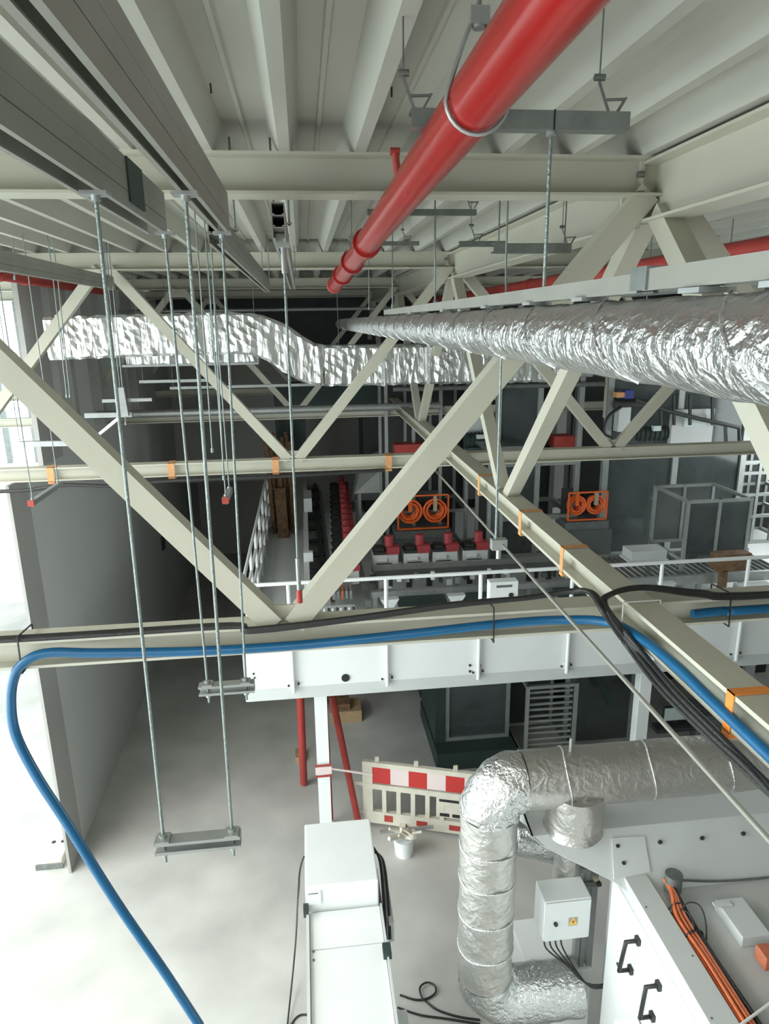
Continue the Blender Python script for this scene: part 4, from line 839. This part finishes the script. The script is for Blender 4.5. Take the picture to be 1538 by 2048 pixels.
# ================================================================ ROUND FOIL DUCT (bottom right)
RV = .195; VX, VY_ = 1.125, 3.9
t = thing('foil_duct', 'thick round foil-wrapped duct with elbows rising beside the white machine', 'duct', (VX, VY_, 1.6))
def wob(seed, amp, R_):
    r_ = random.Random(seed); p_ = [r_.uniform(0, 6.28) for _ in range(6)]
    def fn(i, k, p):
        a = k*6.28318/36; s_ = p.x*17+p.y*13+p.z*19
        return R_*(1+amp*(math.sin(s_*1.3+4*a+p_[0])+.8*math.sin(s_*2.7-6*a+p_[1])+.6*math.sin(s_*.7+9*a+p_[2])))
    return fn
def arc(c, r, a0_, a1_, n): return [(c[0]+r*math.cos(a), VY_, c[1]+r*math.sin(a)) for a in [a0_+(a1_-a0_)*i/n for i in range(n+1)]]
ztop = 3.79; er = .22; zlow = 1.93
MB().tube([(VX, VY_, z_) for z_ in [zlow+.24+i*(ztop-er-zlow-.24)/36 for i in range(37)]], RV, 36, rf=wob(1, .014, RV)).build('vertical_section', 'foil_soft', t)
MB().tube(arc((VX+er, ztop-er), er, math.pi, math.pi/2, 14), RV, 36, rf=wob(2, .03, RV*1.02)).build('upper_elbow', 'foil', t)
MB().tube(arc((VX+.24, zlow+.24), .24, math.pi, 1.5*math.pi, 14), RV, 36, rf=wob(5, .022, RV*1.03)).build('lower_elbow', 'foil', t)
MB().tube([(VX+er+i*.1, VY_, ztop) for i in range(32)], RV, 36, rf=wob(3, .012, RV)).build('horizontal_section', 'foil_soft', t)
MB().tube([(VX+.24+i*.06, VY_, zlow) for i in range(9)], RV, 36, rf=wob(4, .022, RV*1.01)).build('lower_section', 'foil', t)
for z_ in (2.45, 2.75, 3.05, 3.32):
    MB().tube([(VX+(RV+.004)*math.cos(a), VY_+(RV+.004)*math.sin(a), z_+.01*math.sin(3*a)) for a in [6.28318*k/30 for k in range(31)]], .006, 5, caps=False).build('tape_seam', 'foil_tape', t)
for x_ in (1.62, 2.2, 2.75, 3.2):
    MB().tube([(x_+.02*math.sin(2*a), VY_+(RV+.003)*math.cos(a), ztop+(RV+.003)*math.sin(a)) for a in [6.28318*k/30 for k in range(31)]], .0055, 5, caps=False).build('tape_seam', 'foil_tape', t)
sg = aY(1155, 1615, 3.8)
MB().tube([(sg.x, 3.86, 3.41+i*.04) for i in range(9)], .17, 36, rf=lambda i, k, p: .185*(1+.02*math.sin(k*1.1+i)+.012*i+(.1 if i == 0 else 0))).build('branch_spigot', 'foil_soft', t)
for px in (1143, 1424): 
    q = aY(px, 1470, 3.9); MB().cyl((q.x, 3.9, ztop+RV-.02), (q.x, 3.9, ztop+RV+.10), .012, 8).build('hanger_stub', 'galv', t)

# ================================================================ WHITE MACHINE (bottom right)
t = thing('white_machine', 'big white machine housing with a sloped rear hood, bottom right', 'machine', (3.2, 2.4, 0))
bx = 1.955; zt_ = 3.25; YB = aX(1226, 1770, bx).y; YB = min(max(YB, 3.5), 3.85); ZB = zt_-.07
MB().box((bx, 3.5, .7), (2.35, YB, ZB-.02)).build('rear_corner', 'white_paint', t)
MB().box((bx, .4, .7), (4.8, 3.50, zt_-.07)).build('body', 'white_paint', t)
MB().box((bx+.004, .4, 0), (bx+.1, 3.5, .7)).box((4.7, .4, 0), (4.8, 3.5, .7)).build('base', 'grey_paint', t)
MB().box((bx+.22, .4, zt_-.07), (4.8, 3.46, zt_-.055)).build('roof_plate', 'grey_paint', t)
MB().box((bx-.006, .4, zt_-.12), (bx+.15, 3.72, zt_)).build('edge_curb', 'light_grey', t, bevel=.004)
MB().box((bx-.012, .4, .9), (bx-.002, YB-.01, zt_-.13)).build('side_panel', 'white_paint', t)
# hood: profile in depth and height, extruded sideways
def xprism(prof, x0, x1): 
    n = len(prof); vs = [(x0, y_, z_) for y_, z_ in prof]+[(x1, y_, z_) for y_, z_ in prof]
    return MB().add(vs, [tuple(range(n)), tuple(range(n, 2*n))[::-1]]+[(i, n+i, n+(i+1) % n, (i+1) % n) for i in range(n)])
rk, rn = V((0, 3.80, zt_+.17)), V((0, -.26, .36)).normalized()      # ridge point and normal of the hood's sloping front
def hp(px, py): d = ray(px, py); return CAM+d*((rk-CAM).dot(rn)/d.dot(rn))
h0, h1, h2, h3, h4, h5 = hp(1058, 1648), hp(1086, 1692), hp(1226, 1762), V((1.97, 3.47, 0)), V((4.8, 3.47, 0)), V((4.8, 3.80, zt_+.17))
for q in (h3, h4): q.z = rk.z-(rk.y-q.y)*.26/.36
hl = aZ(1044, 1620, zt_+.17)
cpl = [hp(1223, 1677), hp(1288, 1673), hp(1300, 1745), hp(1227, 1760)]
MB().hexa([p_ for p_ in cpl]+[p_+rn*-.012 if rn.y > 0 else p_+rn*.012 for p_ in cpl]).build('corner_plate', 'light_grey', t)
for (a_, b_) in ((1234, 1693), (1246, 1727), (1319, 1685), (1403, 1677), (1485, 1668)): q = hp(a_, b_); MB().cyl(q, q+V((0, -.013, .017)), .013, 8).build('screw', 'dark', t)
top = [V((h0.x, 3.80, rk.z)), V((4.8, 3.80, rk.z)), V((4.8, 4.45, rk.z)), V((hl.x, 4.45, rk.z)), hl]
MB().add(top+[p_-V((0, 0, .012)) for p_ in top], [(0, 1, 2, 3, 4), (9, 8, 7, 6, 5)]+[(i, 5+i, 5+(i+1) % 5, (i+1) % 5) for i in range(5)]).build('hood_top', 'light_grey', t)
fr = [top[0], h1, h2, h3, h4, h5]; bk = [p_+V((0, .012, -.012)) for p_ in fr]; n = 6
MB().add(fr+bk, [tuple(range(6)), tuple(range(6, 12))[::-1]]+[(i, 6+i, 6+(i+1) % 6, (i+1) % 6) for i in range(6)]).build('hood_front', 'light_grey', t)
sd = [top[4], top[0], h1, h1+V((-.03, .25, -.05)), V((hl.x+.03, 4.4, rk.z-.3)), V((hl.x, 4.45, rk.z))]; bk = [p_+V((.012, 0, 0)) for p_ in sd]
MB().add(sd+bk, [tuple(range(6)), tuple(range(6, 12))[::-1]]+[(i, 6+i, 6+(i+1) % 6, (i+1) % 6) for i in range(6)]).build('hood_side', 'light_grey', t)
MB().box((2.3, 3.52, .3), (4.8, 4.4, zt_-.1)).build('rear_body', 'grey_paint', t)
for (px, py) in ((1324, 1592), (1075, 1612)):
    q = aZ(px, py, zt_+.01) if px < 1300 else aY(px, py, 3.49); 
    if px in (1324, 1075): q = aZ(px, py, zt_+.172)
    MB().cyl(q-V((0, .0, 0)), q+V((0, -.008, .012)), .012, 8).build('screw', 'dark', t)
for i in range(7): MB().cyl((bx+.02+.1*(i % 2), 3.3-.36*i, zt_), (bx+.02+.1*(i % 2), 3.3-.36*i, zt_+.003), .006, 6).build('screw', 'galv_dark', t)
for (p1_, p2_) in (((1252, 1884), (1238, 1942)), ((1292, 1974), (1280, 2036))):                # black pull handles on the side panel
    a, b = aX(*p1_, bx-.10), aX(*p2_, bx-.10)
    MB().tube([(bx-.012, a.y, a.z), a, b, (bx-.012, b.y, b.z)], .014, 8).build('pull_handle', 'black_rubber', t)
    for q in (a, b): MB().cb((bx-.02, q.y, q.z), (.03, .045, .045)).build('handle_mount', 'black_rubber', t)
MB().box((2.42, 3.0, zt_-.055), (2.6, 3.28, zt_+.02)).box((2.38, 3.22, zt_+.02), (2.5, 3.26, zt_+.03)).build('gland_box', 'light_grey', t, bevel=.008)
MB().cyl((2.22, 3.43, zt_-.02), (2.22, 3.43, zt_+.10), .055, 14).build('gland_nut', 'galv_dark', t)
q = aZ(1395, 1720, zt_-.04); MB().tube([(q.x-.12, q.y+.02, q.z+.03), (q.x-.05, q.y-.03, q.z+.02), (q.x+.04, q.y-.03, q.z+.02), (q.x+.12, q.y+.0, q.z+.03)], .022, 8, 4).build('bundled_wire', 'galv', t)
# cable bundle along the curb
cabs = []
for i in range(12):
    xo = 2.13+.025*(i % 4); zo = zt_-.043+.022*(i//4)
    pts = [(2.17+.01*(i % 3), 3.46, zt_+.04), (2.175+.008*(i % 4), 3.36, zt_+.015+.01*(i//4)), (xo, 3.2, zo), (xo+.008*math.sin(i), 2.9, zo), (xo-.006*math.sin(i*2), 2.5, zo), (xo+.006*math.cos(i), 2.1, zo), (xo, 1.6, zo), (xo, .9, zo)]
    mt_ = 'bundle_orange' if i in (0, 1, 4, 5, 8, 9) else ('rust_cable' if i in (2, 6, 10) else 'black_rubber')
    lab = ('lowest', 'middle', 'topmost')[i//4]+' layer, '+('leftmost', 'second from left', 'third from left', 'rightmost')[i % 4]+' '+{'bundle_orange': 'orange', 'rust_cable': 'brown', 'black_rubber': 'black'}[mt_]+' cable of the roof-edge bundle'
    o = MB(); o.org = V(pts[0]); o.tube(pts, .0118, 6, 6); tag(o.build('machine_cable', mt_), lab, 'cable', {'bundle_orange': 'orange cables in the roof-edge bundle', 'rust_cable': 'brown cables in the roof-edge bundle', 'black_rubber': 'black cables in the roof-edge bundle'}[mt_])
for y_, lab in ((3.28, 'black band round the roof-edge cable bundle, farthest'), (3.08, 'black band round the roof-edge cable bundle, second farthest'), (2.42, 'black band round the roof-edge cable bundle, nearest')):
    o = MB(); o.org = V((2.17, y_, zt_)); o.tube([(2.168+.055*math.cos(a), y_, zt_-.018+.042*math.sin(a)) for a in [6.28318*k/14 for k in range(15)]], .006, 5, caps=False); tag(o.build('cable_tie', 'ink'), lab, 'tie')
tube_thing('control_wire', [(2.2, 3.44, zt_+.05), (2.6, 3.46, zt_-.03), (3.2, 3.45, zt_-.03), (4.6, 3.45, zt_-.03)], .008, 'galv_dark', 'thin dark wire along the foot of the machine hood', 'wire', 6, 4)
tube_thing('control_wire', [aZ(1355, 1830, zt_-.02), aZ(1375, 1806, zt_+.05), aZ(1400, 1812, zt_+.05), aZ(1412, 1850, zt_+.02), aZ(1412, 1905, zt_-.045)], .005, 'dark', 'thin wire arching over the machine roof', 'wire', 6, 5)
tube_thing('control_wire', [aZ(1355, 1818, zt_), aZ(1378, 1828, zt_+.03), aZ(1392, 1870, zt_-.0), aZ(1400, 1905, zt_-.045)], .004, 'dark', 'second thin wire beside the arching one on the machine roof', 'wire', 6, 5)
p = aZ(1525, 1915, zt_+.02); o = MB(); o.org = V(p); o.cb(p+V((.03, 0, 0)), (.09, .1, .09)); tag(o.build('junction_cube', 'rust_cable', bevel=.006), 'small brick-red box on the machine roof at the right edge', 'box')
tube_thing('white_rod', [aZ(1478, 2052, zt_+.02), aZ(1545, 2003, zt_+.02)], .008, 'white_paint', 'white rod end on the machine roof, bottom right corner', 'rod', 6, 1)

# control box on its strut post
t = thing('control_cabinet', 'small white control box with a yellow warning triangle and a black key switch', 'cabinet', (1.66, 3.6, 2.4))
a = aZ(1090, 1805, 2.86); b = aZ(1187, 1797, 2.86); wx = .34
bx0, bx1, by0, by1, bz0, bz1 = a.x, a.x+wx, a.y, a.y+.20, 2.52, 2.86
MB().box((bx0, by0, bz0), (bx1, by1, bz1)).build('housing', 'white_paint', t, bevel=.006)
MB().box((bx0+.005, by0-.012, bz0+.005), (bx1-.005, by0, bz1-.005)).build('door', 'light_grey', t, bevel=.003)
cxm, czm = bx0+.21, bz0+.16
MB().add([(cxm-.032, by0-.014, czm-.025), (cxm+.032, by0-.014, czm-.025), (cxm, by0-.014, czm+.032), (cxm-.032, by0-.012, czm-.025), (cxm+.032, by0-.012, czm-.025), (cxm, by0-.012, czm+.032)], [(0, 1, 2), (5, 4, 3), (0, 3, 4, 1), (1, 4, 5, 2), (2, 5, 3, 0)]).build('warning_triangle', 'yellow', t)
MB().box((cxm-.034, by0-.0135, czm-.034), (cxm+.034, by0-.0122, czm+.036)).build('sign_plate', 'tan', t)
MB().add([(cxm+.004, by0-.0155, czm+.018), (cxm-.010, by0-.0155, czm-.004), (cxm-.001, by0-.0155, czm-.003), (cxm-.004, by0-.0155, czm-.02), (cxm+.010, by0-.0155, czm+.003), (cxm+.001, by0-.0155, czm+.002)], [(0, 1, 2, 5), (2, 3, 4, 5)], False).build('lightning_bolt', 'ink', t, fix=False)
MB().cyl((bx0+.08, by0-.03, czm), (bx0+.08, by0-.01, czm), .014, 12).build('key_switch', 'ink', t)
for i in range(4): MB().cyl((bx0+.04+.04*i, by0+.06, bz0-.03), (bx0+.04+.04*i, by0+.06, bz0), .014, 8).build('cable_gland', 'light_grey', t)
t = thing('strut_post', 'galvanised strut post behind the small control box', 'post', (bx1+.07, by1, 0))
MB().box((bx1+.005, by1+.02, 0), (bx1+.085, by1+.07, 3.0)).build('post', 'galv', t); MB().box((bx1+.04, by1+.016, 0), (bx1+.05, by1+.02, 3.0)).build('slot', 'galv_dark', t)
MB().box((bx1+.105, by1+.02, 0), (bx1+.15, by1+.07, 3.02)).build('post', 'galv', t)
MB().box((bx0+.1, by1, 2.75), (bx1+.15, by1+.02, 2.79)).box((bx1-.0, by1-.02, 2.9), (bx1+.12, by1+.06, 2.93)).build('bracket', 'galv_dark', t)
for i in range(5):
    MB().cb((bx1+.1+.03*(i % 3), by1-.03, 3.0-.05*i), (.03, .03, .025)).build('fastener', ['tan', 'dark', 'galv'][i % 3], t)
for i in range(4):
    x_ = bx0+.04+.04*i
    pts = [(x_, by0+.06, bz0-.01), (x_+.0, by0+.03, bz0-.10), aY(1133+6*i, 1930+3*i, by0-.05), aY(1165+4*i, 1962+3*i, by0-.08), aY(1200, 1970+2*i, by0-.08), aY(1240, 1952+4*i, by0-.1), (bx-.03, by0-.3, 2.60)]
    o = MB(); o.org = V(pts[0]); o.tube(pts, .0065, 6, 6); tag(o.build('control_cable', 'black_rubber'), ('leftmost', 'second from left', 'third from left', 'rightmost')[i]+' of the dark cables drooping from the small control box', 'cable', 'cables drooping from the small control box')
# lower fan housing below control box
c = aY(1100, 1945, 3.75)
t = thing('fan_housing', 'white box-shaped fan housing beneath the small control box', 'machine', (c.x, 3.8, 0))
MB().box((1.50, 3.98, 1.3), (2.0, 4.5, 1.98)).build('housing', 'white_paint', t, bevel=.01)
MB().box((1.55, 4.0, 0), (1.95, 4.45, 1.3)).build('pedestal', 'grey_paint', t)
MB().tube([(1.47, 3.95, 1.9), (1.43, 3.93, 1.85), (1.44, 3.93, 1.72), (1.5, 3.96, 1.68)], .02, 8, 3).build('handle', 'black_rubber', t)
t = thing('foil_spigot', 'short crumpled foil spigot under the machine hood corner', 'duct', (1.75, 4.0, 2.6))
MB().tube([(1.42+.08*i, 4.25, 3.0-.03*i) for i in range(7)], .11, 24, rf=lambda i, k, p: .10*(1+.06*math.sin(k*1.9+i*2))).build('foil_sleeve', 'foil', t)
MB().tube([(1.80, 4.1, 3.12-.09*i) for i in range(9)], .12, 24, rf=lambda i, k, p: .11*(1+.05*math.sin(k*1.7+i*2))).build('foil_sleeve', 'foil_soft', t)
t = thing('valve_block', 'white valve block with black hoses beside the pull handles', 'machine', (1.75, 3.0, 2.3))
MB().box((1.78, 2.98, 2.15), (1.93, 3.2, 2.5)).build('block', 'white_paint', t, bevel=.008)
MB().box((1.80, 2.95, 2.42), (1.86, 2.98, 2.5)).box((1.85, 3.0, 2.5), (1.92, 3.08, 2.53)).build('latch', 'black_rubber', t)
for i in range(3): MB().tube([(1.80+.03*i, 3.0, 2.5), (1.72+.03*i, 2.96, 2.56), (1.72+.05*i, 2.85, 2.45), (1.80+.03*i, 2.75, 2.25), (1.84, 2.72, 2.0)], .008, 6, 5).build('hose', 'black_rubber', t)
